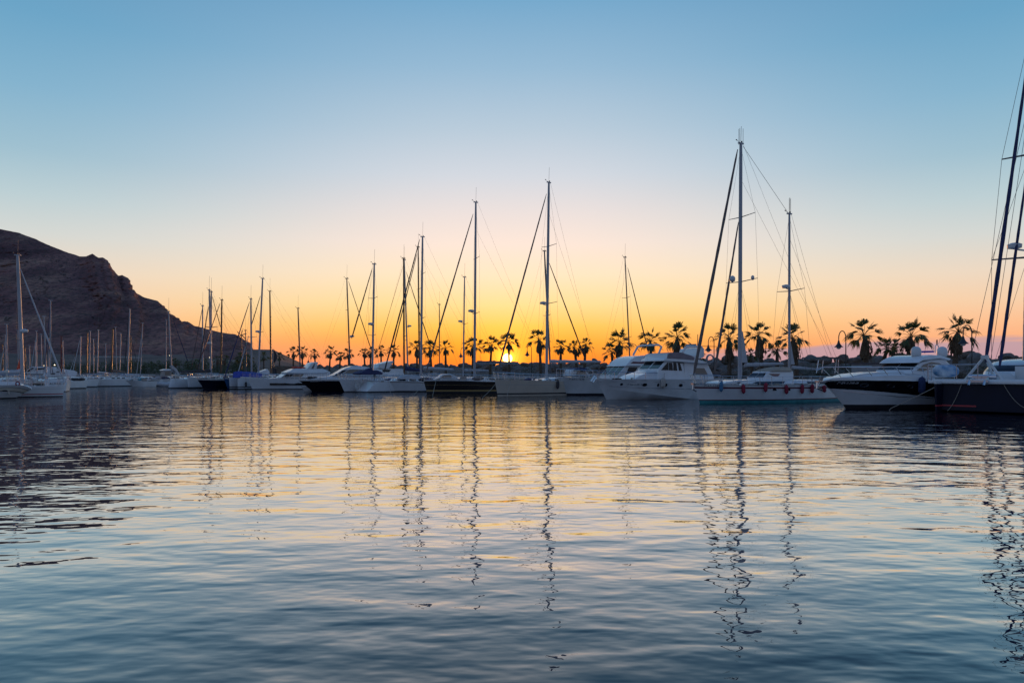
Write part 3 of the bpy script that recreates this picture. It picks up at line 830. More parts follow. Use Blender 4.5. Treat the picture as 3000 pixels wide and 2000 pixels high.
        v, f = join(*parts); return link(name, v, f, 'steel', s.e)
    # --- rig
    def mast(s, base, top, r=.10, m='alu', spreaders=(), sl=.9, antenna=True, wires=True, fore=None, back=None, fr=.05, fm='saild', boom=None, bm='sailw', br=.12, radar=None, inner=None, arms_m='darkalu', name='mast', sh_r=.007):
        x0, z0 = s.pt(*base); x1, z1 = s.pt(*top)
        z0 = min(z0, s.dz(x0)+.9)
        P = lambda u: Vector((x0+(x1-x0)*u, 0, z0+(z1-z0)*u))
        v, f = tube([P(0), P(.5), P(.92), P(1)], [r, r, r*.85, r*.72], 10)
        v2, f2 = box(x1, 0, z1+.02, .5 if r > .08 else .35, .10, .09)
        mo = link(name, *join((v,f),(v2,f2)), m, s.e, True)
        s.mp = P
        def uz(py): return max(0, min(1, (s.pt(top[0], py)[1]-z0)/(z1-z0)))
        tips = []
        for i, py in enumerate(spreaders):
            u = uz(py); c = P(u); w = sl*(1-.16*i); sw_ = .12*(1 if s.bow_near else -1)
            parts = []
            for sg in (-1,1): parts.append(tube([c, c+Vector((sw_, sg*w, .10))], [.035,.022], 6))
            link('spreader', *join(*parts), arms_m, mo); tips.append((u, w, sw_))
        if antenna:
            ah = .06*s.O.y*.55+.35
            parts = [tube([P(1), P(1)+Vector((.05,0,ah*.45+.4))], .012, 4), tube([P(1)+Vector((0,0,.05)), P(1)+Vector((-.34,.06,.2))], .012, 4), box(x1-.36, .06, z1+.24, .12,.03,.07), box(x1+.08,0,z1+.12,.07,.07,.14)]
            link('masthead_gear', *join(*parts), 'wire', mo)
        parts = []
        if wires:
            yb = s.hy(x0, s.dz(x0))-.05; zb = s.dz(x0)
            for sg in (-1,1):
                if tips:
                    last = P(.985)
                    for (u, w, sw_) in sorted(tips, reverse=True):
                        c = P(u)+Vector((sw_, sg*w, .10)); parts.append(tube([last, c], sh_r, 4)); last = c
                    parts.append(tube([last, (x0+.15, sg*yb, zb)], sh_r, 4))
                    u = sorted(tips)[0][0]; parts.append(tube([P(u), (x0-.25, sg*yb, zb)], sh_r, 4)); parts.append(tube([P(u), (x0+.5, sg*yb, zb)], sh_r, 4))
                else: parts.append(tube([P(.97), (x0+.1, sg*yb, zb)], sh_r, 4))
            if back is not False:
                xe = s.L if s.bow_near else 0.0
                parts.append(tube([P(1)+Vector((.2 if s.bow_near else -.2,0,0)), (xe, .35, s.fs+.1)], sh_r, 4)); parts.append(tube([P(.85), (xe, -.35, s.fs+.1)], sh_r, 4))
        if parts: link('rigging', *join(*parts), 'wire', s.e)
        def stay(pts, rr, mm, nm='furled_headsail'):
            a = s.pt(*pts[0]); b = s.pt(*pts[1]); A = Vector((a[0],0,a[1])); Bv = Vector((b[0],0,b[1]))
            n = 22; pp = [A+(Bv-A)*i/n for i in range(n+1)]
            rr_ = [rr*(.25 if i == 0 else .55 if i == 1 else .35 if i == n else (.62+.38*min(1, i/n*1.6)))*(1+.10*math.sin(i*2.1)) for i in range(n+1)]
            return link(nm, *tube(pp, rr_, 7), mm, s.e, True)
        if fore: stay(fore, fr, fm)
        if inner: stay(inner[:2], inner[2] if len(inner) > 2 else fr*.7, fm)
        if boom:
            a = s.pt(*boom[0]); b = s.pt(*boom[1]); A = Vector((a[0],0,a[1])); Bv = Vector((b[0],0,b[1]))
            bo = link('boom', *tube([A, Bv], [.07,.06], 8), 'alu', s.e, True)
            if bm:
                n = 14; up = Vector((0,0,1)); V = []; Fc = []
                for i in range(n+1):
                    u = i/n; c = A+(Bv-A)*(.01+.97*u)+up*.05; hh = br*(2.3-1.2*u)*(1+.10*math.sin(i*1.9)); w = br*(1.0-.3*u)
                    for (yy, zz) in ((-w*.8,0),(-w,hh*.3),(-w*.6,hh*.75),(0,hh),(w*.6,hh*.75),(w,hh*.3),(w*.8,0)): V.append(c+Vector((0,yy,zz)))
                for i in range(n):
                    for j in range(7):
                        Fc.append((i*7+j, i*7+(j+1)%7, (i+1)*7+(j+1)%7, (i+1)*7+j))
                Fc.append(tuple(range(7))); Fc.append(tuple(range(n*7+6, n*7-1, -1)))
                link('sail_cover', V, Fc, bm, bo, True, sharp=0)
        if radar:
            x, z = s.pt(*radar); v, f = lathe([(.05,-.12), (.28,-.10), (.32,0), (.29,.10), (.12,.15)], 14, (x, -.12, z)); c = P((z-z0)/(z1-z0))
            link('radar_dome', *join((v,f), tube([c-Vector((0,0,.2)), (x,-.12,z-.12)], .04, 6)), 'white2', mo, True)
        return mo
    def fender(s, px, py, h, r, m, label, group='fenders hung along the hulls'):
        p = s.on_hull(px, py); w = s.world((p.x, p.y-r*1.02, p.z))
        zt = s.dz(p.x)+.1
        pr = [(.02,h*.5+.05), (.03,h*.5), (r*.6,h*.46), (r*.95,h*.38), (r,h*.2), (r,-h*.25), (r*.92,-h*.38), (r*.5,-h*.47), (.03,-h*.5), (.03,-h*.54)]
        fo = link('fender', *lathe(pr, 14), m, None, True, sharp=0)
        fo.location = w; fo.rotation_euler = (R(rng.uniform(-3,3)), R(rng.uniform(-4,4)), rng.uniform(0,3))
        tag(fo, label, 'fender', group)
        if zt > p.z+h/2:
            ro = link('lanyard', *tube([(0,0,h*.5), (0,r*.3,zt-p.z)], .012, 5), 'rope', fo)
        return fo
    def porthole(s, px, py, rw=.16, rh=.14, m='glass'):
        p = s.on_hull(px, py); d = .25
        y2 = -s.hy(p.x+d, p.z); tx = Vector((d, y2-p.y, 0)).normalized(); y3 = -s.hy(p.x, p.z+.2); tz = Vector((0, y3-p.y, .2)).normalized(); n = tz.cross(tx)
        if n.y > 0: n = -n
        V = []; K = 16
        for rr, off in ((1.0,-.02), (1.0,.016), (.8,.018), (.78,.004)):
            for k in range(K):
                a = 2*math.pi*k/K; V.append(p+tx*math.cos(a)*rw*rr+tz*math.sin(a)*rh*rr+n*off)
        Fc = [(i*K+k, i*K+(k+1)%K, (i+1)*K+(k+1)%K, (i+1)*K+k) for i in range(3) for k in range(K)]+[tuple(3*K+k for k in range(K))]
        mi = [0]*(3*K)+[1]
        return link('porthole', V, Fc, ['steel', m], s.e, False, mi)
    def text(s, txt, px, py, size, m='ink', shear=0.0):
        """registration letters laid on the curved side of the hull"""
        p = s.on_hull(px, py); me = letters(txt, size, shear)
        for v in me.vertices:
            x, z = p.x+v.co.x, p.z+v.co.y; v.co = (x, -s.hy(x, z)-.02-v.co.z*.5, z)
        me.materials.append(M[m]); o = bpy.data.objects.new('lettering', me); C.objects.link(o); o.parent = s.e; return o
    def line(s, name, pts, r, m='steel', yo=0.0, parent=None):
        q = []
        for p in pts:
            x, z = s.pt(p[0], p[1], p[2] if len(p) > 2 else yo); q.append((x, p[2] if len(p) > 2 else yo, z))
        return link(name, *tube(q, r, 6), m, parent or s.e, True)
def clutter(b, seed, t0=.12, t1=.9, n=9, w=.6):
    """deck gear: hatches, winches, coiled ropes, bagged sails and vents standing on the deck"""
    rg = random.Random(seed)
    for i in range(n):
        t = t0+(t1-t0)*(i+rg.uniform(.1,.9))/n; z = b.zs(t)-.03; x = b.xs(t, z); y = -b.hy_t(t, z)*rg.uniform(.45,.85)*rg.choice((1,1,-1)); k = rg.choice(('winch','deck_hatch','rope_coil','bagged_sail','vent_cowl','cool_box','winch','rope_coil'))
        if k == 'winch': link(k, *lathe([(.11,0),(.08,.08),(.07,.16),(.10,.2),(.03,.22)], 10, (x,y,z)), 'steel', b.e, True)
        elif k == 'deck_hatch': link(k, *join(box(x,y*.5,z+.05,.6,.55,.10), box(x,y*.5,z+.11,.5,.45,.03)), 'glass', b.e)
        elif k == 'rope_coil': link(k, *join(*[tube([(x+.17*math.cos(a),y+.17*math.sin(a),z+.04+.05*j) for a in [q*.6 for q in range(12)]], .025, 5) for j in range(3)]), 'rope', b.e, True)
        elif k == 'bagged_sail':
            pts = [(x+u*1.3,y*.8+rg.uniform(-.05,.05),z+.18+rg.uniform(0,.08)) for u in (0,.2,.5,.8,1)]; link(k, *tube(pts, [.05,.18,.22,.19,.06], 9), rg.choice(('sailw','sailn','sailb','saild')), b.e, True)
        elif k == 'vent_cowl': link(k, *join(tube([(x,y,z),(x,y,z+.25),(x-.08,y,z+.34),(x-.2,y,z+.36)], [.06,.06,.08,.11], 8)), 'white2', b.e, True)
        elif k == 'cool_box': link(k, *join(box(x,y,z+.2,.6,.4,.4), box(x,y,z+.42,.64,.44,.05)), rg.choice(('white2','wall','grey')), b.e)
def mooring(p_boat, px, py, label, sag=.25, r=.018):
    """slack rope from a world point down into the water at a photo pixel"""
    q = ground(px, py); a = Vector(p_boat); pts = [a+(q-a)*u-Vector((0,0,sag*4*u*(1-u))) for u in [i/10 for i in range(11)]]
    pts[-1].z = -.15
    V, Fc = tube([p-a for p in pts], r, 5); o = link('mooring_rope', V, Fc, 'rope'); o.location = a
    return tag(o, label, 'rope', 'mooring ropes running into the water')
# ================================================================== the big two masted ketch
b = Boat('ketch', 'large white two masted ketch with maroon rail stripe and crimson fenders', 'sailboat', (2050.5,1181.5), 14.6, 64, 4.3)
KET = b
b.hull(1.72,1.45,1.42, sheer=Z(7,(10,1025),(1000,1036),(2000,1030)), stem=.75, trans=-.5, mats=('teal','maroon','white','maroon','white2'), bands=(.20,.27,('q',.80),('q',.885)), pw=.62, sw=.55, tm=.5)
b.prism('coachroof', Z(7,(480,1012),(520,985),(700,962),(980,948),(1300,950),(1560,965),(1560,1018)), 1.35, 'white', .3, .08)
b.pane(Z(7,(915,1012),(985,980),(1412,974),(1385,1016))); b.pane(Z(7,(682,996),(700,986),(738,990),(725,1006)))
b.prism('aft_cabin', Z(7,(1640,1010),(1660,955),(1930,950),(1960,1010)), 1.3, 'white', .2, .08)
b.pane(Z(7,(1745,980),(1925,982),(1930,1004),(1770,1006)))
b.prism('pilothouse', Z(7,(1078,955),(1085,920),(1135,850),(1142,824),(1540,822),(1546,955)), .85, 'white', .16, .06)
b.pane(Z(7,(1168,858),(1336,862),(1302,906),(1222,893)),'glassr')
b.screen(Z(7,(1088,915))[0], Z(7,(1134,852))[0], .85, n=2)
b.prism('soft_top', Z(7,(1200,824),(1240,790),(1330,765),(1420,756),(1490,762),(1540,822)), .85, 'biege', .3, .06)
b.mast(Z(7,(716,940))[0], (2170.5,421), .145, 'alu', (826,637), 1.55, fore=((2161,438), Z(7,(10,885))[0]), fr=.115, fm='sailb', inner=((2163.5,650), Z(7,(330,850))[0], .085), boom=Z(7,(790,740),(1385,712)), bm='sailw', br=.07)
mx_, mz_ = b.pt(2170.5, 820)
for px, py, rr, hh in ((2145.7,816,.20,.42),(2205,812.5,.13,.32)):
    x, z = b.pt(px, py, -.9 if px < 2170 else .9); yy = -1.05 if px < 2170 else .95
    x, z = b.pt(px, py, yy); v, f = lathe([(.06,-hh*.62), (.09,-hh*.5), (rr*.85,-hh*.45), (rr,-hh*.1), (rr*.95,hh*.15), (rr*.6,hh*.4), (.02,hh*.5)], 14, (x, yy, z)); link('satellite_dome', v, f, 'white2', b.e, True, sharp=0)
link('mast_antennas', *join(*[tube([(b.pt(px,424)[0],y,b.pt(px,424)[1]), (b.pt(px,377)[0],y,b.pt(px,377)[1])], .014, 4) for px, y in ((2164.5,-.1),(2167.5,.1),(2177,0))]), 'wire', b.e)
def leech(bt, poly, nm='furled_mainsail', m='sailw', w=.06):
    q = [Vector((bt.pt(*p)[0], -w, bt.pt(*p)[1])) for p in poly]; return bt.plate(nm, q, Vector((0,2*w,0)), m)
leech(b, Z(7,(757,220),(790,440),(828,690),(745,688),(745,900),(738,900),(738,200)))
b.mast(Z(7,(1475,800))[0], (2312.6,627), .10, 'alu', (853,), 1.3, name='mizzen_mast', fore=None, boom=Z(7,(1510,768),(1912,795)), bm='sailw', br=.05, radar=(2299,840), sh_r=.008)
leech(b, Z(7,(1490,380),(1520,560),(1550,715),(1492,715)), 'furled_mizzen')
link('mizzen_antennas', *join(*[tube([(b.pt(px,628)[0],y,b.pt(px,628)[1]), (b.pt(px,582)[0],y,b.pt(px,582)[1])], .012, 4) for px, y in ((2309,-.1),(2316,0),(2319.5,.1))]), 'wire', b.e)
t1, t2 = b.pt(2177,429), b.pt(2309,624); link('triatic_stay', *tube([(t1[0],0,t1[1]), (t2[0],0,t2[1])], .013, 4), 'wire', b.e)
b.rail(.03,.97,.62,14); b.pulpit(.7,1.5,.25)
b.prism('solar_panel', [(2408,1049),(2409,1045),(2474,1047.5),(2474,1051)], .95, 'solar', 0, 0)
for p in ([(2398,1055,-.9),(2392,1092,-.95)], [(2412,1055,.9),(2408,1092,.95)], [(2450,1052,-.9),(2446,1092,-.95)], [(2457,1053,.8),(2455,1092,.85)]): b.line('stern_arch_post', p, .035, 'steel')
b.text('7ª AT-3-240-92', 2060, 1132, .17, 'ink')
b.fender(*Z(7,(412,1058))[0], .68,.13,'fendb','only blue fender on the ketch, hung near its bow')
for i, (p, lab) in enumerate(zip(Z(7,(752,1092),(1092,1068),(1410,1100),(1652,1095),(1806,1088),(1990,1090)), ('crimson fender below the main mast of the ketch','crimson fender below the pilothouse windscreen of the ketch','paler crimson fender between the two hull windows of the ketch','crimson fender under the mizzen boom of the ketch','crimson fender next to the last one at the stern of the ketch','short crimson fender at the very stern of the ketch'))):
    b.fender(*p, .64 if i < 5 else .52, .13, 'fendr', lab)
for p in Z(7,(1253,1101),(1465,1103)): 
    q = b.on_hull(*p); b.plate('hull_window', [q+Vector(d) for d in ((-.16,-.02,-.07),(.16,-.02,-.07),(.16,-.02,.07),(-.16,-.02,.07))], Vector((0,.04,0)), 'glass')
q = b.pt(*Z(7,(20,1020))[0]); link('anchor_roller', *join(box(q[0]+.35,0,q[1]+.02,1.1,.26,.12), tube([(q[0]-.1,0,q[1]), (q[0]-.15,0,q[1]-.35), (q[0]+.2,0,q[1]-.5)], .05, 6)), 'steel', b.e)
KB = b.world((0,-.2,1.4))

clutter(b, 1, .1, .95, 9)
# ================================================================== flybridge yacht behind (its hull shows left of the front one)
b = Boat('motor_yacht', 'farther flybridge motor yacht with long white brow over three big raked windows', 'motor yacht', (1662,1157.3), 14.5, 70, 4.7)
FB2 = b
b.hull(2.02,1.75,1.5, sheer=Z(5,(1205,1062),(1500,1072),(1800,1085)), stem=1.05, mats=('antifoul','white2'), bands=(.18,), pw=.7, tm=.5, sw=.9, chine=None, wlr=.8)
b.prism('deckhouse', Z(6,(560,1100),(575,1042),(690,906),(1000,890),(1250,905),(1250,1100)), 1.9, 'white2', .08, .05)
b.pane(Z(6,(700,1025),(745,918),(880,918),(830,1010)))
b.screen(Z(6,(580,1038))[0], Z(6,(688,910))[0], 1.9, n=3, gap=.16)
b.prism('roof_brow', Z(6,(690,902),(720,868),(780,800),(850,755),(960,737),(1250,735),(1250,905),(900,898)), 1.98, 'white', .14, .06)
b.pane(Z(6,(770,858),(810,830),(1000,838),(1000,862)), 'maroon', 'trim_stripe'); b.pane(Z(6,(975,788),(1000,752),(1065,748),(1075,785)), 'glass', 'air_intake')
for i, pts in enumerate(([(1855,1040,-1.2),(1868,1016,-1.2),(1882,1012,-1.2),(1930,1010,-1.2),(1938,1015,-1.2),(1928,1040,-1.2)], [(1855,1040,1.2),(1868,1016,1.2),(1882,1012,1.2),(1930,1010,1.2),(1938,1015,1.2),(1928,1040,1.2)])):
    b.line('roll_bar', pts, .10, 'white')
b.line('bimini_frame', [(1824,1040,-1),(1825,1004,-1),(1842,1003,-1),(1862,1010,-1),(1874,1030,-1)], .03, 'iron')
b.rail(.0,.34,.75,9); b.text('7ª AM-5-10-98', 1666, 1113, .2, 'ink')
b.mast((1845,1045), (1831,752), .085, 'darkalu', (873,988), .9, fore=((1839,783),(1900,1036)), fr=.05, fm='saild', wires=True, back=None) if False else None
link('bow_platform', *join(box(-FB2.stem-.3,0,FB2.fb-.04,1.6,.5,.09)), 'white2', b.e)
link('bow_anchor', *join(tube([(-FB2.stem-.9,0,FB2.fb-.1),(-FB2.stem-.5,0,FB2.fb-.5)], .06, 6), box(-FB2.stem-.8,0,FB2.fb-.3,.35,.5,.08)), 'steel', b.e)

# dark masted sailboat between the two motor yachts and the quay
def hidden_sail(label, base, top, Y, L=10, th=66, r=.08, m='alu', sp=(), sl=.8, fore=None, fr=.05, fm='saild', boom=None, bm='sailw', br=.1, hullm='white', radar=None, group=None, bow_near=True, cab=True, pos=.45, antenna=True, wires=True, cat='sailboat', fbd=1.15):
    """sailboat moored farther back: the mast stands at a photo column and Y metres away, hull placed under it"""
    k = (base[0]-1500)/F; a = Vector((math.sin(R(th)), math.cos(R(th)), 0)); p = Vector((k*Y, Y, 0))-a*(L*pos)
    py = HZ+F*CH/p.y; b = Boat('sailboat', label, cat, (1500+p.x/p.y*F, py), L, th, None, group, bow_near)
    b.hull(fbd*1.15,fbd,fbd, stem=.8, trans=.35, mats=('antifoul',hullm), bands=(.1,), pw=.72, sw=.65)
    if cab: b.cabin(L*.28 if bow_near else L*.25, L*.72 if bow_near else L*.70, .42, .55)
    b.mast(base, top, r, m, sp, sl, fore=fore, fr=fr, fm=fm, boom=boom, bm=bm, br=br, radar=radar, antenna=antenna, wires=wires)
    b.pulpit(.6,1.2)
    if Y < 106: clutter(b, int(base[0]), .1, .9, 6)
    return b
hidden_sail('sailboat with slim dark mast rising behind the roll bar of the flybridge yachts', (1847,1040), (1831,754), 92, 11, 66, .085, 'darkalu', (872,988), 1.0, fore=((1839,784),(1901,1036)), fr=.075, fm='saild', bow_near=False)

# ================================================================== flybridge yacht in front
b = Boat('motor_yacht', 'nearer white flybridge motor yacht with round portholes and chined bow', 'motor yacht', (1776.5,1169), 13.5, 70, 4.6)
FB1 = b
b.hull(1.92,1.72,1.55, sheer=Z(6,(240,1102),(1000,1106),(1640,1118)), stem=1.35, trans=.1, mats=('white2',), bands=(), pw=.62, tm=.5, sw=.9, chine=(.95,.52))
b.pf = (0,1,1,0)
def hull_strip(bt, pts, w, m, name='rub_rail', push=.02):
    q = [bt.on_hull(*p) for p in pts]; V = []; Fc = []
    for i, p in enumerate(q):
        d = (q[min(i+1,len(q)-1)]-q[max(i-1,0)]); n = Vector((0,0,1)).cross(d).normalized()
        if n.y > 0: n = -n
        for oy, oz in ((-.01,-w/2), (push,-w/2), (push,w/2), (-.01,w/2)): V.append(p+n*oy+Vector((0,0,oz)))
    for i in range(len(q)-1):
        for j in range(4): Fc.append((i*4+j, i*4+(j+1)%4, (i+1)*4+(j+1)%4, (i+1)*4+j))
    Fc += [(0,1,2,3), tuple(len(V)-4+k for k in (3,2,1,0))]
    return link(name, V, Fc, m, bt.e)
hull_strip(b, Z(6,(300,1140),(500,1136),(800,1138),(1200,1142),(1600,1146)), .035, 'grey', 'bulwark_line')
hull_strip(b, Z(6,(440,1205),(600,1214),(900,1228),(1200,1238),(1500,1244),(1700,1250)), .05, 'grey')
b.prism('trunk_cabin', Z(6,(830,1104),(900,1050),(980,1022),(1090,985),(1205,948),(1240,1104)), 1.45, 'white', .10, .06)
b.prism('deckhouse', Z(6,(1180,1104),(1203,945),(1312,818),(1580,858),(1612,1108)), 1.75, 'white', .10, .05)
b.pane(Z(6,(1240,960),(1334,848),(1348,848),(1352,962))); b.pane(Z(6,(1360,962),(1356,848),(1408,848),(1422,965))); b.pane(Z(6,(1430,966),(1426,845),(1470,848),(1488,968))); b.pane(Z(6,(1512,968),(1496,850),(1530,858),(1560,970)))
b.screen(Z(6,(1206,940))[0], Z(6,(1309,823))[0], 1.75, n=2, gap=.2)
b.prism('aft_cabin', Z(6,(1600,1108),(1588,800),(1760,790),(1950,868),(2000,960),(2045,1060),(2055,1108)), 1.7, 'white', .12, .06)
b.pane(Z(6,(1762,930),(1900,930),(1955,1035),(1762,1035)), 'glassb')
b.prism('flybridge', Z(6,(1276,822),(1283,796),(1325,772),(1345,705),(1400,700),(1780,735),(1800,800),(1990,850),(2000,872),(1600,838)), 1.85, 'white', .06, .05)
b.prism('flybridge_canvas', Z(6,(1335,776),(1350,712),(1400,690),(1550,690),(1700,738),(1752,765),(1748,806),(1600,790)), 1.88, 'canvas', .04, .03)
for yy in (-1.3,1.3):
    pp = [(x,y,yy) for x, y in Z(6,(1570,690),(1610,615),(1650,604),(1850,602),(1880,640),(1878,760))]
    b.line('radar_arch', pp, .10, 'white')
b.prism('arch_leg', Z(6,(1755,800),(1812,625),(1880,610),(1884,770)), 1.35, 'white', 0, .04)
b.prism('radar_scanner', Z(6,(1688,585),(1690,562),(1782,560),(1784,584)), .35, 'grey', 0, .03)
b.line('signal_mast', [(1700+1795/5.2275,900+590/5.2275,0),(1700+1800/5.2275,900+415/5.2275,0)], .03, 'iron')
b.line('bimini_frame', [(x,y,-1.2) for x, y in Z(6,(1345,690),(1338,604),(1700,592),(2085,600),(2090,690))], .025, 'iron')
b.line('bow_rail', [(x,y,-.9-.7*min(1,i/3)) for i, (x,y) in enumerate(Z(6,(250,1005),(380,990),(560,990),(800,996),(1150,1004),(1580,1004)))], .024, 'steel')
parts = []
for p in Z(6,(270,1005),(380,990),(525,990),(695,995),(830,998),(1000,1002),(1290,1004)):
    u = (p[0]-1747)/260; yy = -(.35+1.5*min(1,u*2.2)**.6); x, z = b.pt(p[0], p[1], yy); parts.append(tube([(x,yy,z), (x,yy,b.dz(x)-.05)], .022, 5))
link('rail_stanchions', *join(*parts), 'steel', b.e)
for x, y, w, h in ((632,1178,.12,.12),(986,1185,.21,.15),(1192,1188,.10,.15),(1316,1188,.10,.14),(1538,1192,.19,.14)): b.porthole(*Z(6,(x,y))[0], w, h)
b.text("7ª MA-2-381-95", 1837, 1128.5, .17, 'ink')
b.fender(*Z(6,(1248,1155))[0], .85,.19,'fendw','fat beige fender hanging between the portholes of the nearer flybridge yacht')
q = b.pt(*Z(6,(1932,790))[0], -1.5); v, f = [], []
parts = [tube([(q[0]+.34*math.cos(a)*(1-.04*k), -1.95-.05*k, q[1]+.34*math.sin(a)*(1-.04*k)) for a in [i*.35 for i in range(19)]], .05, 6) for k in range(3)]
link('rope_coil', *join(*parts), 'rubber', b.e, True)
link('bow_anchor', *join(*[tube([b.pt(*p, -.12+.24*i)[0:1]+(-.12+.24*i,)+b.pt(*p, -.12+.24*i)[1:2], b.pt(*p2, -.12+.24*i)[0:1]+(-.12+.24*i,)+b.pt(*p2,-.12+.24*i)[1:2]], .09, 6) for i, (p, p2) in enumerate(((Z(6,(225,1050))[0], Z(6,(165,1135))[0]), (Z(6,(250,1075))[0], Z(6,(195,1150))[0])))]), 'steel', b.e)

clutter(b, 2, .06, .3, 4)
# ================================================================== black and white sport cruiser
b = Boat('motor_cruiser', 'sleek black and white motor cruiser with two radar domes on its curved roof', 'motor cruiser', (2479,1197), 14.5, 70, 4.3)
SPT = b
b.hull(1.7,1.6,1.5, sheer=Z(8,(40,850),(620,840),(1320,860)), stem=1.95, trans=.2, mats=('antifoul','white','black'), bands=(('a',.26),('s',.74,-.10)), pw=.62, tm=.5, sw=.92, wlr=.78, deck='white')
b.prism('deck_moulding', Z(8,(48,846),(150,812),(280,800),(600,786),(785,774),(1080,774),(1215,783),(1345,815),(1345,862),(620,842)), 2.3, 'white', .10, .08, mg=.01)
b.prism('foredeck', Z(8,(330,800),(480,766),(700,742),(1070,736),(1330,795),(1345,815)), 1.2, 'white', .4, .1)
b.prism('deckhouse', Z(8,(1062,770),(1078,722),(1160,634),(1290,600),(1440,590),(1520,665),(1580,800),(1340,815)), 1.4, 'white', .12, .08)
b.pane(Z(8,(1125,724),(1205,655),(1290,628),(1380,640),(1432,666),(1340,688),(1200,732)), 'glassb', proud=.03)
b.screen(Z(8,(1082,718))[0], Z(8,(1157,638))[0], 1.4, n=2, gap=.05)
b.prism('hard_top', Z(8,(1145,640),(1165,600),(1215,562),(1290,545),(1400,554),(1522,590),(1502,612),(1400,588),(1200,612)), 1.45, 'white', .12, .06)
for px, py, rr in (Z(8,(1112,505))[0]+(.30,), Z(8,(1412,508))[0]+(.31,)):
    x, z = b.pt(px, py, -.5); v, f = lathe([(rr*.75,-rr*1.05), (rr*.92,-rr*.8), (rr,-.05), (rr*.93,rr*.4), (rr*.7,rr*.75), (rr*.35,rr*.97), (.02,rr*1.02)], 18, (x,-.5,z)); link('radar_dome', v, f, 'white2', b.e, True, sharp=0)
b.prism('radar_scanner', Z(8,(1248,518),(1250,498),(1322,498),(1325,518)), .3, 'tarpb', 0, .03)
b.line('light_mast', [(x,y,0) for x, y in Z(8,(1332,520),(1332,445),(1350,428),(1370,445),(1372,520))], .03, 'white2'); b.line('signal_light', [(x,y,0) for x, y in Z(8,(1352,428),(1352,372))], .045, 'iron')
b.line('whip_antenna', [(x,y,0) for x, y in Z(8,(1212,530),(1230,365))], .012, 'wire'); b.line('whip_antenna', [(x,y,0) for x, y in Z(8,(1372,425),(1390,355))], .012, 'wire')
pts = Z(8,(-40,720),(0,692),(120,686),(290,686),(600,690),(840,684),(1100,690),(1340,702)); ys = [-.15,-.3,-.6,-1.0,-1.45,-1.7,-1.85,-1.95]
b.line('bow_rail', [(p[0],p[1],y) for p, y in zip(pts, ys)], .028, 'steel')
b.line('bow_rail', [(p[0],p[1],-y) for p, y in zip(Z(8,(-30,722),(60,690),(290,684),(600,682)), (-.15,-.4,-1.0,-1.5))], .028, 'steel')
parts = []
for (t_, f_), y in zip(zip(Z(8,(20,692),(150,686),(290,686),(530,689),(720,688),(880,685),(1050,689),(1180,692)), Z(8,(130,795),(250,800),(392,798),(606,785),(785,773),(940,770),(1080,773),(1215,782))), (-.35,-.7,-1.0,-1.35,-1.55,-1.7,-1.8,-1.85)):
    a0 = b.pt(t_[0],t_[1],y); a1 = b.pt(f_[0],f_[1],y); parts.append(tube([(a0[0],y,a0[1]), (a1[0],y,a1[1])], .024, 5))
link('rail_stanchions', *join(*parts), 'steel', b.e)
for x, y in ((518,893),(824,904),(1045,913)): b.porthole(*Z(8,(x,y))[0], .26 if x < 1000 else .2, .12, 'black')
b.text('7ª BA-2-248-06', 2448, 1124, .16, 'inkw', .3)
hull_strip(b, Z(8,(140,944),(300,960),(500,984),(900,1024),(1320,1043)), .03, 'steel', 'trim_stripe')
b.fender(*Z(8,(1145,893))[0], 1.0,.19,'fendn','navy blue fender against the black side of the sport cruiser')
SB = b.world((0,0,2.0))
q = b.pt(*Z(8,(60,800))[0]); link('bow_anchor', *join(box(-b.stem,0,b.fb-.02,.9,.3,.1), tube([(-b.stem-.4,0,b.fb-.05),(-b.stem-.45,0,b.fb-.4),(-b.stem-.1,0,b.fb-.5)], .06, 6)), 'steel', b.e)

# ================================================================== big navy catamaran at the right edge
YC = 38.0; cth = 50
O = Vector(((2742-1500)/F*YC, YC, 0))
b = Boat('catamaran', 'big navy catamaran with broad white foredeck and two furled headsails', 'sailboat', (2742, HZ+F*CH/YC), 17, cth, 2.2)
CAT = b
BW = 4.9                                                    # from the first bow to the second, across the boat
def cat_hull(y0, nm):
    V, Fc, mi = [], [], []
    N = 20; rows = [(-.5,0),(0,.55),(.30,.75),(.38,.78),(1.0,.92),(1.56,1.0),(1.72,1.0)]
    for i in range(N+1):
        t = (i/N)**1.3; x = 17*t; w = .8*min(1, .06+math.sin(math.pi/2*min(1, t/.3))**.8)
        for z, k in rows: V.append((x-.05*z, y0-w*k, z))
    n1 = len(V)
    for i in range(N+1):
        t = (i/N)**1.3; x = 17*t; w = .8*min(1, .06+math.sin(math.pi/2*min(1, t/.3))**.8)
        for z, k in rows: V.append((x-.05*z, y0+w*k, z))
    nr = len(rows); mm = [0,0,1,0,0,2]
    for i in range(N):
        for j in range(nr-1):
            a = i*nr+j; Fc += [(a,a+1,a+nr+1,a+nr), (n1+a,n1+a+nr,n1+a+nr+1,n1+a+1)]; mi += [mm[j]]*2
    for j in range(nr-1): Fc.append((j, n1+j, n1+j+1, j+1)); mi.append(mm[j])
    for i in range(N): a = i*nr+nr-1; Fc.append((a, n1+a, n1+a+nr, a+nr)); mi.append(2)
    return link(nm, V, Fc, ['navy','red','white'], b.e, True, mi, sharp=30)
cat_hull(0, 'hull'); cat_hull(-BW, 'hull')
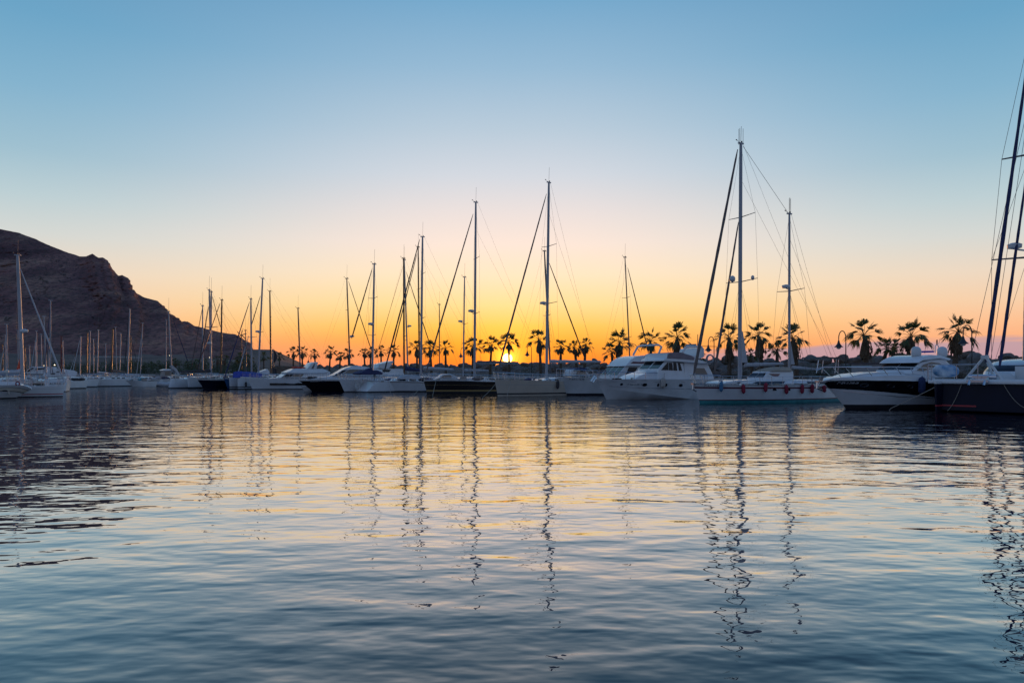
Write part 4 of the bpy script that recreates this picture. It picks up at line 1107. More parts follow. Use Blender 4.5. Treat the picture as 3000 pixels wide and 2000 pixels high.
# fairing between the bows, bridge deck and foredeck
V = [(.45,y,z) for y in (-.1,-BW+.1) for z in (.10,1.55)]+[(15,y,z) for y in (-.1,-BW+.1) for z in (.55,1.55)]
link('bridge_deck', V, [(0,2,3,1),(4,5,7,6),(0,4,6,2),(1,3,7,5),(0,1,5,4),(2,6,7,3)], 'navy', b.e)
link('boot_stripe', *box(.44,-.95,.36,.03,1.7,.09), 'red', b.e)
o = link('foredeck', *join(box(4.2,-BW/2,1.66,7.9,BW+1.0,.20)), 'white', b.e); bevel(o, .06, 3)
o = link('foredeck_beam', *join(box(.75,-BW/2,1.75,.9,BW+.6,.14)), 'white2', b.e); bevel(o, .05, 2)
b.pf = (0,1,1,0)
b.prism('coachroof', Z(9,(470,660),(500,540),(620,430),(760,370),(900,325),(1300,280),(1500,270),(1500,680),(700,690)), 0.2, 'white', .1, .05) if False else None
def cat_poly(name, pts, y0, y1, m, bev=.06):
    q0_ = []
    for p in pts: x, z = b.pt(p[0], p[1], y0); q0_.append((x, z))
    n = len(q0_); V = [(x,y0,z) for x, z in q0_]+[(x,y1,z) for x, z in q0_]
    Fc = [tuple(range(n)), tuple(range(2*n-1,n-1,-1))]+[(i,n+i,n+(i+1)%n,(i+1)%n) for i in range(n)]
    o = link(name, V, Fc, m, b.e)
    import bmesh
    bm = bmesh.new(); bm.from_mesh(o.data); bmesh.ops.recalc_face_normals(bm, faces=bm.faces); bm.to_mesh(o.data); bm.free()
    if bev: bevel(o, bev, 3)
    return o
# coachroof: rounded plan, set back on the bridge deck
def roof_ring(x0, x1, ya, yb, z, n=28):
    out = []
    for k in range(n):
        a = 2*math.pi*k/n; ca, sa = math.cos(a), math.sin(a)
        out.append(((x0+x1)/2-(x1-x0)/2*math.copysign(abs(ca)**.55, ca), (ya+yb)/2+(yb-ya)/2*math.copysign(abs(sa)**.55, sa), z))
    return out
def loft(name, rings, m, mi=None):
    n = len(rings[0]); V = [p for r_ in rings for p in r_]; Fc = []; mm = []
    for i in range(len(rings)-1):
        for k in range(n): Fc.append((i*n+k, i*n+(k+1)%n, (i+1)*n+(k+1)%n, (i+1)*n+k)); mm.append(mi[i] if mi else 0)
    Fc.append(tuple((len(rings)-1)*n+k for k in range(n))); mm.append(mi[-1] if mi else 0)
    return link(name, V, Fc, m, b.e, True, mm, sharp=50)
loft('coachroof', [roof_ring(5.2,14.5,-BW+.1,-.1,1.7), roof_ring(5.5,14.4,-BW+.2,-.2,2.25), roof_ring(6.2,14.2,-BW+.35,-.35,2.62), roof_ring(6.7,14.0,-BW+.45,-.45,2.82), roof_ring(7.6,13.6,-BW+.9,-.9,2.96), roof_ring(8.6,13.0,-BW+1.4,-1.4,3.02)], ['white','glass'], [0,1,0,0,0,0])
yc = -BW/2
# A frame on the bow, windlass, lockers
fx0 = 1.0
def cpt(px, py, y): x, z = b.pt(px, py, y); return (x, y, z)
link('bow_tripod', *join(tube([(1.0,(yc+.35)+1.0,1.75),(1.2,(yc+.35)+.12,3.05)], .07, 8), tube([(1.0,(yc+.35)-.75,1.75),(1.2,(yc+.35)+.08,3.05)], .07, 8), tube([(3.0,(yc+.35)+.1,1.75),(1.2,(yc+.35)+.1,3.03)], .06, 8), box(1.2,(yc+.35)+.1,3.03,.22,.34,.2)), 'white2', b.e, True)
link('anchor_windlass', *join(box(.9,(yc+.35)+.2,1.9,.5,.7,.2), tube([(1.0,(yc+.35)-.5,1.95),(1.0,(yc+.35)+.8,1.95)], .13, 10), tube([(.6,(yc+.35)-.2,1.85),(.1,(yc+.35)-.2,1.75),(-.1,(yc+.35)-.2,1.5)], .06, 6), tube([(.6,(yc+.35)+.5,1.85),(.1,(yc+.35)+.5,1.75),(-.1,(yc+.35)+.5,1.5)], .06, 6), box(.35,(yc+.35)+.15,1.72,.6,1.0,.12)), 'steel', b.e)
link('deck_locker', *box(2.6,yc-1.0,2.15,.5,.75,.75), 'white2', b.e)
link('white_cover', *lathe([(.55,0),(.5,.2),(.3,.4),(.05,.46)], 14, (2.0,yc-.2,1.76)), 'white2', b.e, True)
# rails on the near bow and the mottled cover lashed to them
parts = []
for sgn, ys_ in ((1,(-.05,)),):
    tops = [(.4,.55,2.62),(2.2,.95,2.62),(4.2,1.0,2.6),(6.2,1.0,2.6)]
    for p in tops: parts.append(tube([(p[0],p[1],1.7),p], .022, 5))
    parts.append(tube(tops, .022, 5)); parts.append(tube([(x,y,z-.42) for x, y, z in tops], .012, 4))
    tops = [(.35,.5,2.62),(.35,-.9,2.62),(.35,-1.9,2.62)]
    for p in tops: parts.append(tube([(p[0],p[1],1.7),p], .022, 5))
    parts.append(tube(tops, .022, 5))
link('guard_rail', *join(*parts), 'steel', b.e)
# mast, mostly beyond the frame, with two furled headsails coming down to the bow
mx0 = 6.4
mp_ = lambda z: Vector((mx0+.08*(z-3), yc-.15, z))
link('mast', *tube([mp_(2.9), mp_(24)], [.15,.11], 12), 'mastw', b.e, True)
def cat_stay(nm, foot, top, r):
    A = Vector(top); Bv = Vector(foot); n = 30; pp = [A+(Bv-A)*i/n for i in range(n+1)]
    link(nm, *tube(pp, [r*(.3 if i == 0 else .5 if i == n else .6+.4*min(1,i/n*1.5))*(1+.09*math.sin(i*1.7)) for i in range(n+1)], 8), 'sailn', b.e, True)
cat_stay('furled_genoa', (1.3,-2.0,2.75), mp_(23.2), .105)
cat_stay('furled_staysail', (3.4,-2.1,2.5), mp_(15.5), .085)
sp = []
for z, w in ((9.0,1.9),(15.2,1.5)):
    for sg in (-1,1): sp.append(tube([mp_(z), mp_(z)+Vector((.35,sg*w,.12))], [.06,.04], 6))
link('spreader', *join(*sp), 'darkalu', b.e)
wr = []
for sg in (-1,1):
    c1 = mp_(9.0)+Vector((.35,sg*1.9,.12)); c2 = mp_(15.2)+Vector((.35,sg*1.5,.12)); foot = Vector((9.5, yc+sg*BW*.48, 1.75))
    wr += [tube([mp_(23.5), c2], .014, 4), tube([c2, c1], .014, 4), tube([c1, foot], .014, 4), tube([mp_(9), foot-Vector((.5,0,0))], .012, 4), tube([mp_(15.2), c1], .012, 4)]
wr += [tube([mp_(19), Vector((2.0,yc+1.6,1.75))], .014, 4), tube([mp_(19), Vector((2.2,yc+.6,1.75))], .014, 4)]
link('rigging', *join(*wr), 'wire', b.e)
v, f = lathe([(.05,-.2),(.36,-.12),(.38,.08),(.2,.17)], 16, (mx0-.55,yc+.25,9.6)); link('radar_dome', *join((v,f), tube([(mx0,yc-.3,9.3),(mx0-.55,yc+.25,9.42)], .05, 6)), 'white2', b.e, True)
# the mottled cover
V, Fc = [], []
n, k_ = 22, 14
for i in range(n+1):
    th_ = math.pi*i/n
    for j in range(k_):
        ph = 2*math.pi*j/k_; c, s_ = math.cos(th_), math.sin(th_)
        V.append((.26*s_*math.cos(ph), .66*math.copysign(abs(c)**.85, c), .38*(s_**.75)*math.sin(ph)))
for i in range(n):
    for j in range(k_): Fc.append((i*k_+j, i*k_+(j+1)%k_, (i+1)*k_+(j+1)%k_, (i+1)*k_+j))
o = link('rolled_cover', V, Fc, 'mottle', None, True, sharp=0)
wx, wz = b.pt(2771,1086,.3); o.location = b.world((wx, .3, wz)); o.rotation_euler = (R(3), 0, b.e.rotation_euler[2]+R(8))
tag(o, 'rounded bundle in blue and white mottled cloth lashed on the catamaran rail', 'bundle')
CW = b
def loop(p0, p1, drop, label):
    a = Vector(p0); q = Vector(p1); pts = [a+(q-a)*u-Vector((0,0,drop*4*u*(1-u)))-Vector((0,0,0)) for u in [i/14 for i in range(15)]]
    o = link('mooring_rope', *tube([p-a for p in pts], .016, 5), 'rope'); o.location = a; tag(o, label, 'rope', 'mooring ropes running into the water')
loop(b.world((.36,yc+1.3,1.6)), b.world((.34,yc+2.0,.05)), .2, 'short rope hanging down the navy front of the catamaran near its bow')
loop(b.world((.36,yc-.6,1.6)), b.world((.30,yc-2.0,.35)), .45, 'long rope hanging in a curve on the navy front of the catamaran')
mooring(b.world((.1,.1,1.35)), 2598, 1201, 'taut rope from the navy catamaran bow across the black cruiser to the water', .02, .022)

# ================================================================== white sailboat beneath the tallest central mast
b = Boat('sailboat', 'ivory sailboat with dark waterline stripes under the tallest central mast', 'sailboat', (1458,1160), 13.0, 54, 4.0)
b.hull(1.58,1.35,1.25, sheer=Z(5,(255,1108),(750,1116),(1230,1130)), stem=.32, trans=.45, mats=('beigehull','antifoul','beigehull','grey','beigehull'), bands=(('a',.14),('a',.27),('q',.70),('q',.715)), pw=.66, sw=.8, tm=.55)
b.cabin(4.6,9.5,.42,.5,'white',1.2,3)
b.mast((1601,1108), (1608,535), .135, 'alu', (890,722), 1.35, fore=((1601,568),(1458,1088)), fr=.085, fm='sailb', boom=Z(5,(1095,842),(1888,838)), bm='sailw', br=.09, radar=(1589,888))
b.rail(.06,.95,.62,10); b.pulpit(.68,1.5)
b.fender(*Z(5,(1208,1185))[0], .75,.15,'saild','black fender on the ivory sailboat beside the bow of the next yacht')
CB = b.world((0,-.1,1.3))
mooring(b.world((-.1,-.1,1.35)), 1410, 1167, 'pale rope from the ivory sailboat bow down to its left', .1)
mooring(b.world((.9,-.8,1.45)), 1485, 1163, 'near vertical rope beside the ivory sailboat bow', .02)

clutter(b, 3, .08, .95, 13)
# ================================================================== dark hulled sailboat
b = Boat('sailboat', 'dark brown sailboat with ochre waterline and thin pale stripe', 'sailboat', (1251,1152), 14.0, 70, 4.1)
b.hull(1.72,1.40,1.2, sheer=Z(4,(995,1116),(1450,1112),(1890,1126)), stem=.42, trans=.5, mats=('antifoul','gold','brownblack','gold','brownblack','white'), bands=(('a',.20),('a',.36),('q',.62),('q',.635),('q',.94)), pw=.66, sw=.75)
b.prism('coachroof', Z(4,(1190,1095),(1235,1078),(1290,1028),(1410,1020),(1480,1048),(1530,1088),(1800,1080),(1800,1110)), 1.1, 'white', .2, .06)
b.pane(Z(4,(1262,1076),(1310,1040),(1405,1034),(1430,1076)), 'glassb', 'spray_window')
b.mast((1390,1105), (1394,593), .13, 'alu', (919,758), 1.3, fore=((1386,627),(1248,1092)), fr=.085, fm='sailb', boom=((1397,1064),(1520,1064)), bm='sailb', br=.10, radar=(1379,911))
b.rail(.05,.95,.62,11); b.pulpit(.68,1.5)
mooring(b.world((-.2,-.1,1.4)), 1210, 1160, 'rope from the dark brown sailboat bow slanting down to the left', .08)
mooring(b.world((.8,-.7,1.4)), 1267, 1160, 'rope dropping straight from the dark brown sailboat bow', .02)
# small tender between the two
clutter(b, 4, .08, .95, 13)
b = Boat('dinghy', 'small pale dinghy hanging bow first between the dark and the ivory sailboats', 'dinghy', (1427,1149), 2.8, 52, 1.4)
b.hull(.62,.5,.45, stem=.35, mats=('sailw',), pw=.6, tm=.5, sw=.85)
b.e.location.z = .15
link('thwart', *box(1.4,0,.42,.25,1.2,.05), 'wood', b.e)

# ================================================================== white hull with brown rubbing strake
b = Boat('sailboat', 'white sailboat with brown rubbing strake and an upturned dinghy on deck', 'sailboat', (1137,1147.5), 12.5, 68, 3.9)
b.hull(1.62,1.45,1.3, sheer=Z(4,(300,1130),(640,1128),(985,1138)), stem=1.25, trans=.4, mats=('antifoul','white','tent','white'), bands=(('a',.12),('q',.86),('q',.92)), pw=.68, sw=.75)
b.cabin(4.2,9.2,.5,.55,'white2',1.0,3)
b.mast((1233,1102), (1238,694), .13, 'alu', (933,803), 1.2, fore=((1230,700),(1125,1092)), fr=.085, fm='saild', boom=((1240,1082),(1330,1084)), bm='sailw', br=.14)
b.rail(.05,.95,.6,10); b.pulpit(.65,1.5)
V0 = Z(4,(620,1082),(680,1050),(760,1030),(900,1040),(985,1075),(980,1100),(620,1098))
b.prism('upturned_dinghy', V0, .65, 'sailw', .35, .08)
mooring(b.world((0,-.1,1.3)), 1145, 1152, 'rope dropping from the white bow with the brown strake', .02)
# scoop sterned sailboat, stern towards us
clutter(b, 5, .08, .9, 10)
b = Boat('sailboat', 'white sailboat with sloping scoop stern turned to the water', 'sailboat', (1056,1148.3), 11.5, 50, 3.7, bow_near=False)
b.hull(1.45,1.2,1.12, stem=.7, trans=-1.15, mats=('antifoul','white'), bands=(.1,), pw=.68, sw=.82)
b.cabin(3.6,8.2,.45,.55,'white',.6,3)
b.mast((1026,1085), (1016,816), .10, 'darkalu', (908,1002), 1.0, fore=((1021,824),(1090,1026)), fr=.05, fm='saild', radar=(1031,985)) if False else None
b.mast((1091,1088), (1096.5,774), .115, 'alu', (874,983), 1.05, fore=((1091,785),(1030,992)), fr=.07, fm='saild', boom=((1088,1086),(1056,1092)), bm='sailn', br=.16, radar=(1085,949))
b.rail(.05,.98,.6,9); 
link('swim_ladder', *join(tube([(-.55,-.25,1.2),(-.1,-.25,.1)], .025, 5), tube([(-.55,.05,1.2),(-.1,.05,.1)], .025, 5)), 'steel', b.e)
b.prism('spray_hood', Z(4,(20,1015),(60,985),(130,960),(300,965),(380,1000),(370,1030),(60,1030)), 1.0, 'sailn', .2, .06)
# white bow left of it, with round raft on its rail
clutter(b, 6, .1, .95, 12)
b = Boat('sailboat', 'white sailboat bow with a round white raft hanging beside it', 'sailboat', (1009,1147.6), 11.5, 44, 3.6)
b.hull(1.42,1.2,1.1, stem=.75, trans=.3, mats=('antifoul','white'), bands=(.08,), pw=.68, sw=.75)
b.cabin(3.6,8,.42,.55)
b.mast((1026,1075), (1016,816), .10, 'darkalu', (907,1003), 1.0, fore=((1021,824),(1091,1040)), fr=.06, fm='saild', radar=(1030,985)) if False else None
b.pulpit(.65,1.3); b.rail(.06,.9,.6,8)
o = link('life_raft', *lathe([(.05,-.16),(.42,-.15),(.52,-.06),(.52,.06),(.42,.15),(.05,.16)], 20), 'white2', None, True); p = b.on_hull(1047,1135)
o.location = b.world((p.x,p.y-.3,.62)); o.rotation_euler = (R(90),0,b.e.rotation_euler[2]+R(6)); tag(o, 'round white raft hanging at the side of a white sailboat bow', 'raft')
o = link('outboard_motor', *join(box(0,0,.35,.28,.24,.42), tube([(0,0,.2),(0.02,0,-.35)], .05, 6), box(.03,0,-.4,.22,.05,.12)), 'rubber'); o.location = b.world((3.1,-1.35,1.5)); tag(o, 'grey outboard motor clamped upright on the stern rail by the raft', 'outboard motor')

clutter(b, 7, .1, .9, 9)
# ================================================================== black motor cruiser
b = Boat('motor_cruiser', 'black hulled motor cruiser with long white sweeping deck', 'motor cruiser', (915,1146), 12.5, 66, 4.0)
b.hull(1.72,1.6,1.3, sheer=Z(3,(905,1112),(1250,1108),(1700,1112)), stem=1.9, trans=.2, mats=('black','black','white'), bands=(('a',.2),('q',.90)), pw=.62, tm=.5, sw=.9, wlr=.78)
b.prism('foredeck', Z(3,(1040,1108),(1240,1075),(1500,1040),(2050,1035),(2050,1100),(1500,1108)), 1.35, 'white', .25, .08)
b.prism('deckhouse', Z(3,(1440,1045),(1585,962),(1640,930),(1740,900),(1850,895),(2040,930),(2200,960),(2200,1050)), 1.45, 'white', .15, .06)
b.pane(Z(3,(1570,1030),(1690,958),(2010,958),(2030,1035)), 'glassb')
b.pane(Z(3,(1462,1040),(1590,965),(1660,960),(1545,1035)), 'glass')
b.prism('roof_brow', Z(3,(1580,965),(1640,930),(1740,898),(1850,893),(2040,928),(2030,955),(1750,952)), 1.55, 'white', .2, .06)
b.text('BA-9-3-99-V', 909.5, 1118.5, .17, 'inkw'); b.porthole(948,1117,.3,.10,'glass')
b.rail(.02,.4,.7,8)
wing = Z(4,(285,930),(330,870),(535,820),(540,835),(470,935))
b2 = b
mooring(b.world((-1.3,-.1,1.5)), 884, 1128, 'short rope under the bow of the black motor cruiser', .05)

clutter(b, 8, .04, .3, 4)
# ================================================================== white motor cruiser with dark window band
b = Boat('motor_cruiser', 'white motor cruiser with long dark band along its side', 'motor cruiser', (739,1140), 12.6, 56, 4.0)
b.hull(1.38,1.28,1.1, stem=.55, trans=.2, mats=('antifoul','white'), bands=(.06,), pw=.62, tm=.5, sw=.92, wlr=.8)
q = [b.on_hull(*p) for p in Z(3,(440,1146),(560,1142),(700,1139),(900,1137),(1100,1137),(1100,1196),(900,1196),(700,1194),(520,1190))]
hull_strip(b, Z(3,(470,1166),(560,1166),(700,1166),(900,1166),(1060,1166)), .46, 'black', 'dark_band')
b.prism('foredeck', Z(3,(200,1128),(420,1100),(640,1072),(900,1070),(1100,1095),(1100,1130)), 1.3, 'white', .25, .08)
b.prism('deckhouse', Z(3,(640,1075),(730,1010),(815,975),(1400,985),(1400,1080)), 1.3, 'white', .12, .05)
b.pane(Z(3,(655,1068),(735,1018),(850,1018),(790,1068))); b.pane(Z(3,(800,1066),(860,1018),(1000,1018),(960,1066)), 'glassb')
b.prism('flybridge', Z(3,(722,1002),(830,950),(880,938),(1300,945),(1390,985),(1300,1008),(900,1010)), 1.45, 'white', .2, .06)
b.prism('radar_arch', Z(3,(1040,945),(1125,850),(1165,842),(1105,945)), 1.2, 'white', 0, .04); b.prism('radar_arch', Z(3,(1145,945),(1180,835),(1215,840),(1190,945)), 1.2, 'white', 0, .04)
b.prism('folded_canopy', Z(3,(860,925),(865,908),(1010,915),(1030,935)), 1.0, 'flag', .2, .04)
b.rail(.02,.45,.65,9)
b = Boat('dinghy', 'tiny white dinghy with pointed bow tied beside the black motor cruiser', 'dinghy', (892,1145.3), 2.6, 62, 1.3)
b.hull(.55,.45,.45, stem=.4, mats=('white2',), pw=.6, sw=.9); link('thwart', *box(1.3,0,.38,.25,1.1,.05), 'wood', b.e)
# white motorboat with blue black bimini behind the black cruiser
b = Boat('motor_cruiser', 'white motor cruiser with pointed radar arch behind the black cruiser', 'motor cruiser', (1030,1128), 11.5, 52, 3.8)
b.hull(1.6,1.45,1.2, stem=1.3, mats=('antifoul','white'), bands=(.06,), pw=.62, tm=.5, sw=.9)
b.prism('deckhouse', Z(4,(60,1030),(120,985),(200,940),(700,945),(700,1040)), 1.3, 'white', .15, .06); b.pane(Z(4,(150,985),(210,955),(500,955),(470,990)))
b.prism('radar_arch', Z(4,(285,935),(335,868),(532,818),(540,832),(468,938)), 1.35, 'white', .05, .05)
# trawler style cabin with spray hood seen over the yacht foredeck
b = Boat('motorboat', 'small cruiser with dark spray hood and bent chrome frame', 'motorboat', (1655,1146), 9.0, 52, 3.0)
b.hull(1.5,1.3,1.1, stem=.9, mats=('antifoul','white2'), bands=(.06,), pw=.62, tm=.5, sw=.9)
b.prism('cabin', Z(5,(1420,1052),(1440,980),(1480,945),(1640,950),(1720,1045)), 1.0, 'white2', .2, .04)
b.pane(Z(5,(1505,1040),(1545,965),(1620,965),(1690,1040)), 'glassb')
b.prism('spray_hood', Z(5,(1462,968),(1500,938),(1570,922),(1660,928),(1690,962),(1640,985),(1560,960)), 1.08, 'sailn', .2, .04)
for yy in (-1.0,1.0): b.line('chrome_frame', [(x,y,yy) for x, y in Z(5,(1640,930),(1690,925),(1760,985),(1830,1050))], .03, 'steel')

# ================================================================== other sailboats of the main row, hulls mostly hidden
hidden_sail('sailboat with dark mast whose sloping headsail crosses behind the pale mast beside it', (1026,1080), (1016,816), 96, 11, 66, .10, 'darkalu', (908,1003), 1.1, fore=((1021,824),(1091,1034)), fr=.06, bow_near=False, radar=(1031,985))
hidden_sail('sailboat with navy blue boom cover and faded brown mast', (1184,1090), (1182.5,757), 90, 12, 66, .115, 'alub', (985,998), 1.0, fore=((1181,778),(1108,1025)), fr=.028, fm='flag', boom=((1186,1086),(1240,1090)), bm='sailn', br=.26)
hidden_sail('sailboat whose grey mast leans close beside the faded brown one', (1195,1085), (1184.5,762), 104, 12, 66, .11, 'alu', (893,), 1.0, radar=(1199,955), bow_near=False, fore=((1190,796),(1262,1016)), fr=.07)
hidden_sail('sailboat with brown mast almost touching the taller grey mast beside it', (1229,1090), (1225,724), 98, 12, 66, .11, 'alub', (847,974), 1.1, fore=((1222,742),(1152,1020)), fr=.075)
hidden_sail('sailboat with very thin dark mast near two sloping stays', (1288,1080), (1287,892), 118, 9, 66, .085, 'darkalu', (1003,), .9)
hidden_sail('sailboat with slim pale mast carrying a square box and a radar', (1357,1110), (1361,812), 92, 11, 66, .10, 'alu', (950,), 1.2, radar=(1348,941), boom=((1360,1086),(1432,1086)), bm='sailw', br=.09)
hidden_sail('sailboat with bare mast leaning into the tallest central mast', (1613,1062), (1595,736), 86, 12, 66, .11, 'darkalu', (924,), 1.1, bow_near=False, fore=((1608,768),(1716,1056)), fr=.08)
hidden_sail('sailboat with varnished brown mast and two pairs of crosstrees', (794,1092), (790.5,853), 108, 11, 66, .13, 'alub', (930,1011), .9)
hidden_sail('sailboat with dark mast in front of the twin palms', (880,1085), (873,903), 112, 10, 66, .12, 'darkalu', (990,), .8)

# tent covered boat
b = Boat('covered_boat', 'boat under a brown canvas tent with open gable', 'boat', (802,1126), 8.5, 52, 3.2)
b.hull(1.3,1.2,1.1, stem=.4, mats=('antifoul','white2'), bands=(.06,), sw=.9)
b.prism('canvas_tent', Z(3,(500,1045),(505,905),(560,900),(880,900),(900,1040)), 1.35, 'tent', 0, 0)
b.prism('tent_ridge', Z(3,(500,902),(545,896),(600,945),(560,948)), 1.5, 'tent', .6, 0)
o = b.pane(Z(3,(512,1035),(512,925),(575,950),(578,1035)), 'saild', 'tent_opening_shade')  # dark pane painted as the shade inside the tent
# ================================================================== boats at the left edge, bows to the right
b = Boat('sailboat', 'white sailboat with red waterline stripe and plumb bow, tallest mast before the hill', 'sailboat', None, 11.0, 68, 3.6, bow_near=False, far=(184,1160.8))
b.hull(1.12,1.02,1.05, sheer=[(191,1128),(140,1131),(70,1132)], stem=.16, trans=.3, mats=('antifoul','white','red','white','grey','white'), bands=(('a',.07),('a',.20),('a',.28),('q',.72),('q',.735)), pw=.7, sw=.85)
b.cabin(3.4,7.6,.36,.5,'white',.5,3)
b.mast(Z(10,(700,985))[0], (51.5,748), .15, 'alu', (996,), .95, fore=((59,786),(187,1116)), fr=.075, fm='sailw', boom=((62,1094),(-40,1096)), bm='sailw', br=.14, radar=(72,969))
b.rail(.04,.95,.6,9); b.pulpit(.62,1.3)
b.text('ORION', 141, 1135, .17, 'ink') if False else None
mooring(b.world((10.2,-.6,1.0)), 150, 1159, 'rope slanting down the bow of the red striped sailboat', .02, .014)
b = Boat('motorboat', 'white motorboat with black rubbing line and oval porthole, cut by the frame', 'motorboat', None, 9.0, 66, 3.1, bow_near=False, far=(45,1166))
b.hull(1.15,1.05,.95, sheer=[(94,1139),(60,1131),(2,1128)], stem=1.55, trans=.1, mats=('antifoul','white2','black','cream','black','white2'), bands=(('a',.07),('q',.52),('q',.57),('q',.80),('q',.83)), pw=.62, sw=.9, tm=.5, wlr=.78)
b.prism('coachroof', Z(10,(-300,1040),(-300,935),(330,925),(520,960),(640,1010),(640,1060)), 1.0, 'white', .2, .08)
b.porthole(*Z(10,(150,1190))[0], .19,.07,'glass'); b.rail(.03,.6,.55,7)
b.fender(*Z(10,(275,1255))[0], .30,.075,'fendw','small white fender on the motorboat at the left edge of the harbour')
o = link('horseshoe_buoy', *tube([(.13*math.cos(a),0,.15*math.sin(a)) for a in [R(d) for d in range(-60,241,20)]], .045, 8), 'fendr', None, True); x, z = b.pt(52.5,1123.5,-.9); o.location = b.world((x,-1.0,z)); o.rotation_euler = (0,0,b.e.rotation_euler[2]); tag(o, 'faded pink horseshoe buoy on the rail of the left motorboat', 'lifebuoy')
q = [b.pt(x, y, -.1) for x, y in Z(10,(205,930),(212,640))]; v, f = lathe([(.02,-.16),(.13,-.1),(.16,0),(.13,.1),(.02,.16)], 12, (q[1][0],-.1,q[1][1]+.1)); link('dome_antenna', *join((v,f), tube([(q[0][0],-.1,q[0][1]), (q[1][0],-.1,q[1][1])], .03, 6)), 'cream', b.e, True)
# orange red pennant hanging behind the tall mast
p = at(56,63.5,1086); q = [Vector(((x-1500)/F*63.5, 63.5, CH-(y-HZ)*63.5/F)) for x, y in ((60,1045),(62.5,1065),(63,1083),(57,1085),(48.5,1082),(53,1064))]
c0 = sum(q, Vector())/len(q)
V = [v-c0 for v in q]+[v-c0+Vector((.02,.05,0)) for v in q]; n = len(q)
o = link('pennant', V, [tuple(range(n)), tuple(range(2*n-1,n-1,-1))]+[(i,n+i,n+(i+1)%n,(i+1)%n) for i in range(n)], 'flag'); o.location = c0
link('emblem', *lathe([(.0,.0),(.07,0),(.07,.03),(0,.03)], 12, (0,-.04,-.35)), 'inkw', o)
tag(o, 'orange red triangular pennant hanging by the tall mast before the hill', 'flag')

def hidden_motor(label, px, Y, L, th, B, hullm, profile, hw, panes=(), fb=1.5, cat='motor yacht', extra=None, glassm='glass', roofm='white', name='motor_yacht', bn=True):
    b = Boat(name, label, cat, (px, HZ+F*CH/Y), L, th, B, bow_near=bn)
    b.hull(fb*1.2,fb,fb*.85, stem=1.2, mats=('antifoul',hullm,'white'), bands=(.06,('q',.9)), pw=.62, tm=.5, sw=.9)
    b.prism('deckhouse', profile, hw, roofm, .15, .05)
    for p in panes: b.pane(p, glassm)
    return b
hidden_motor('white hardtop motor yacht with dark side windows behind the tall mast', 74, 112, 6.5, 55, 3.4, 'navy', Z(10,(745,670),(840,560),(950,475),(1030,455),(1720,465),(1750,500),(1560,620),(1560,680)), 1.4, (Z(10,(810,610),(945,492),(1050,488),(900,610)), Z(10,(1050,555),(1130,505),(1380,495),(1330,540))))
hidden_motor('boxy white cabin cruiser with small dark vents behind the bow of the red striped sailboat', 128, 108, 5.2, 50, 3.4, 'white2', Z(10,(1330,740),(1480,560),(1560,520),(1860,520),(1900,545),(1900,740)), 1.5, (Z(10,(1540,660),(1690,650),(1690,685),(1545,690)), Z(10,(1720,610),(1820,605),(1820,630),(1720,632))))
hidden_motor('long white motor yacht with rounded stern deck before the dark hedge', 176, 116, 5.0, 48, 3.4, 'white', Z(11,(-40,600),(-30,450),(60,428),(330,465),(390,500),(390,545),(360,600)), 1.6, (Z(11,(40,525),(90,520),(90,540),(40,542)),))
b = Boat('motorboat', 'small white boat with dark lettering seen stern on by the red striped sailboat', 'motorboat', (163,1147), 6.0, -28, 2.4, bow_near=False)
b.hull(1.3,1.2,1.45, stem=.5, trans=-.35, mats=('antifoul','white2','white'), bands=(.06,('q',.85)), sw=.92, pw=.6)
me = letters('ALMAR-1', .33, 0, 'CENTER'); me.materials.append(M['ink']); o = bpy.data.objects.new('lettering', me); C.objects.link(o); o.parent = b.e; o.location = (.16,-.1,.80); o.rotation_euler = (R(76),0,R(-90))
b.rail(.5,.98,.5,6)

# ================================================================== the crowded row beneath the hill
def small(name, label, cat, near, L, th, B, fb, mats, bands, stem=.7, trans=.3, cab=True, **k):
    b = Boat(name, label, cat, near, L, th, B, **k); b.hull(fb*1.15,fb,fb*.92, stem=stem, trans=trans, mats=mats, bands=bands, pw=.68, sw=.78)
    if cab: b.cabin(L*.3,L*.72,.42,.55)
    clutter(b, int(near[0]), .08, .9, 8); b.rail(.05,.6,.55,6)
    return b
W1 = ('antifoul','white2')  # dimmer white darkens these hulls as lens vignetting would
b = small('sailboat','leftmost white sailboat of the row below the hedge, pale furled sail','sailboat',(211.5,1127.5),9,2,3.0,1.15,W1,(.12,)); b.mast((234,1105),(236.5,986),.085,'alu',(1040,),.8,fore=((234,995),(208,1112)),fr=.05,fm='sailw'); b.pulpit()
b = small('sailboat','white sailboat second from the left in the row below the hedge','sailboat',(262,1128.8),9,2,3.0,1.15,W1,(.12,)); b.mast((254,1102),(256.5,976),.09,'alub',(1030,),.8,boom=((259,1094),(280,1096)),bm='saild'); b.pulpit()
b = small('sailboat','white sailboat third from the left in the row below the hedge','sailboat',(284,1128.5),9,2,3.0,1.15,W1,(.12,)); b.mast((285,1100),(288,967),.085,'alu',(1025,),.8,boom=((288,1093),(322,1094)),bm='sailw'); b.pulpit()
b = small('sailboat','larger white sailboat with black boot stripe and dark furled headsail below the hill','sailboat',(317,1131),10.5,6,3.3,1.3,('antifoul','white2','black','white2'),(.08,.22,.34)); b.mast((374,1098),(380.5,906),.11,'alu',(990,),.9,fore=((377,925),(362,1112)),fr=.07,fm='saild'); b.pulpit(); b.rail(.05,.9,.55,8)
b.prism('spray_hood', Z(11,(1620,600),(1660,560),(1740,542),(1930,548),(1930,610)), .9, 'sailw', .2, .05)
b = small('motorboat','little motorboat with turquoise cover and dark transom','motorboat',(388,1132),3.2,40,1.9,.85,('white2','white2'),(.05,),stem=1.0,cab=False)
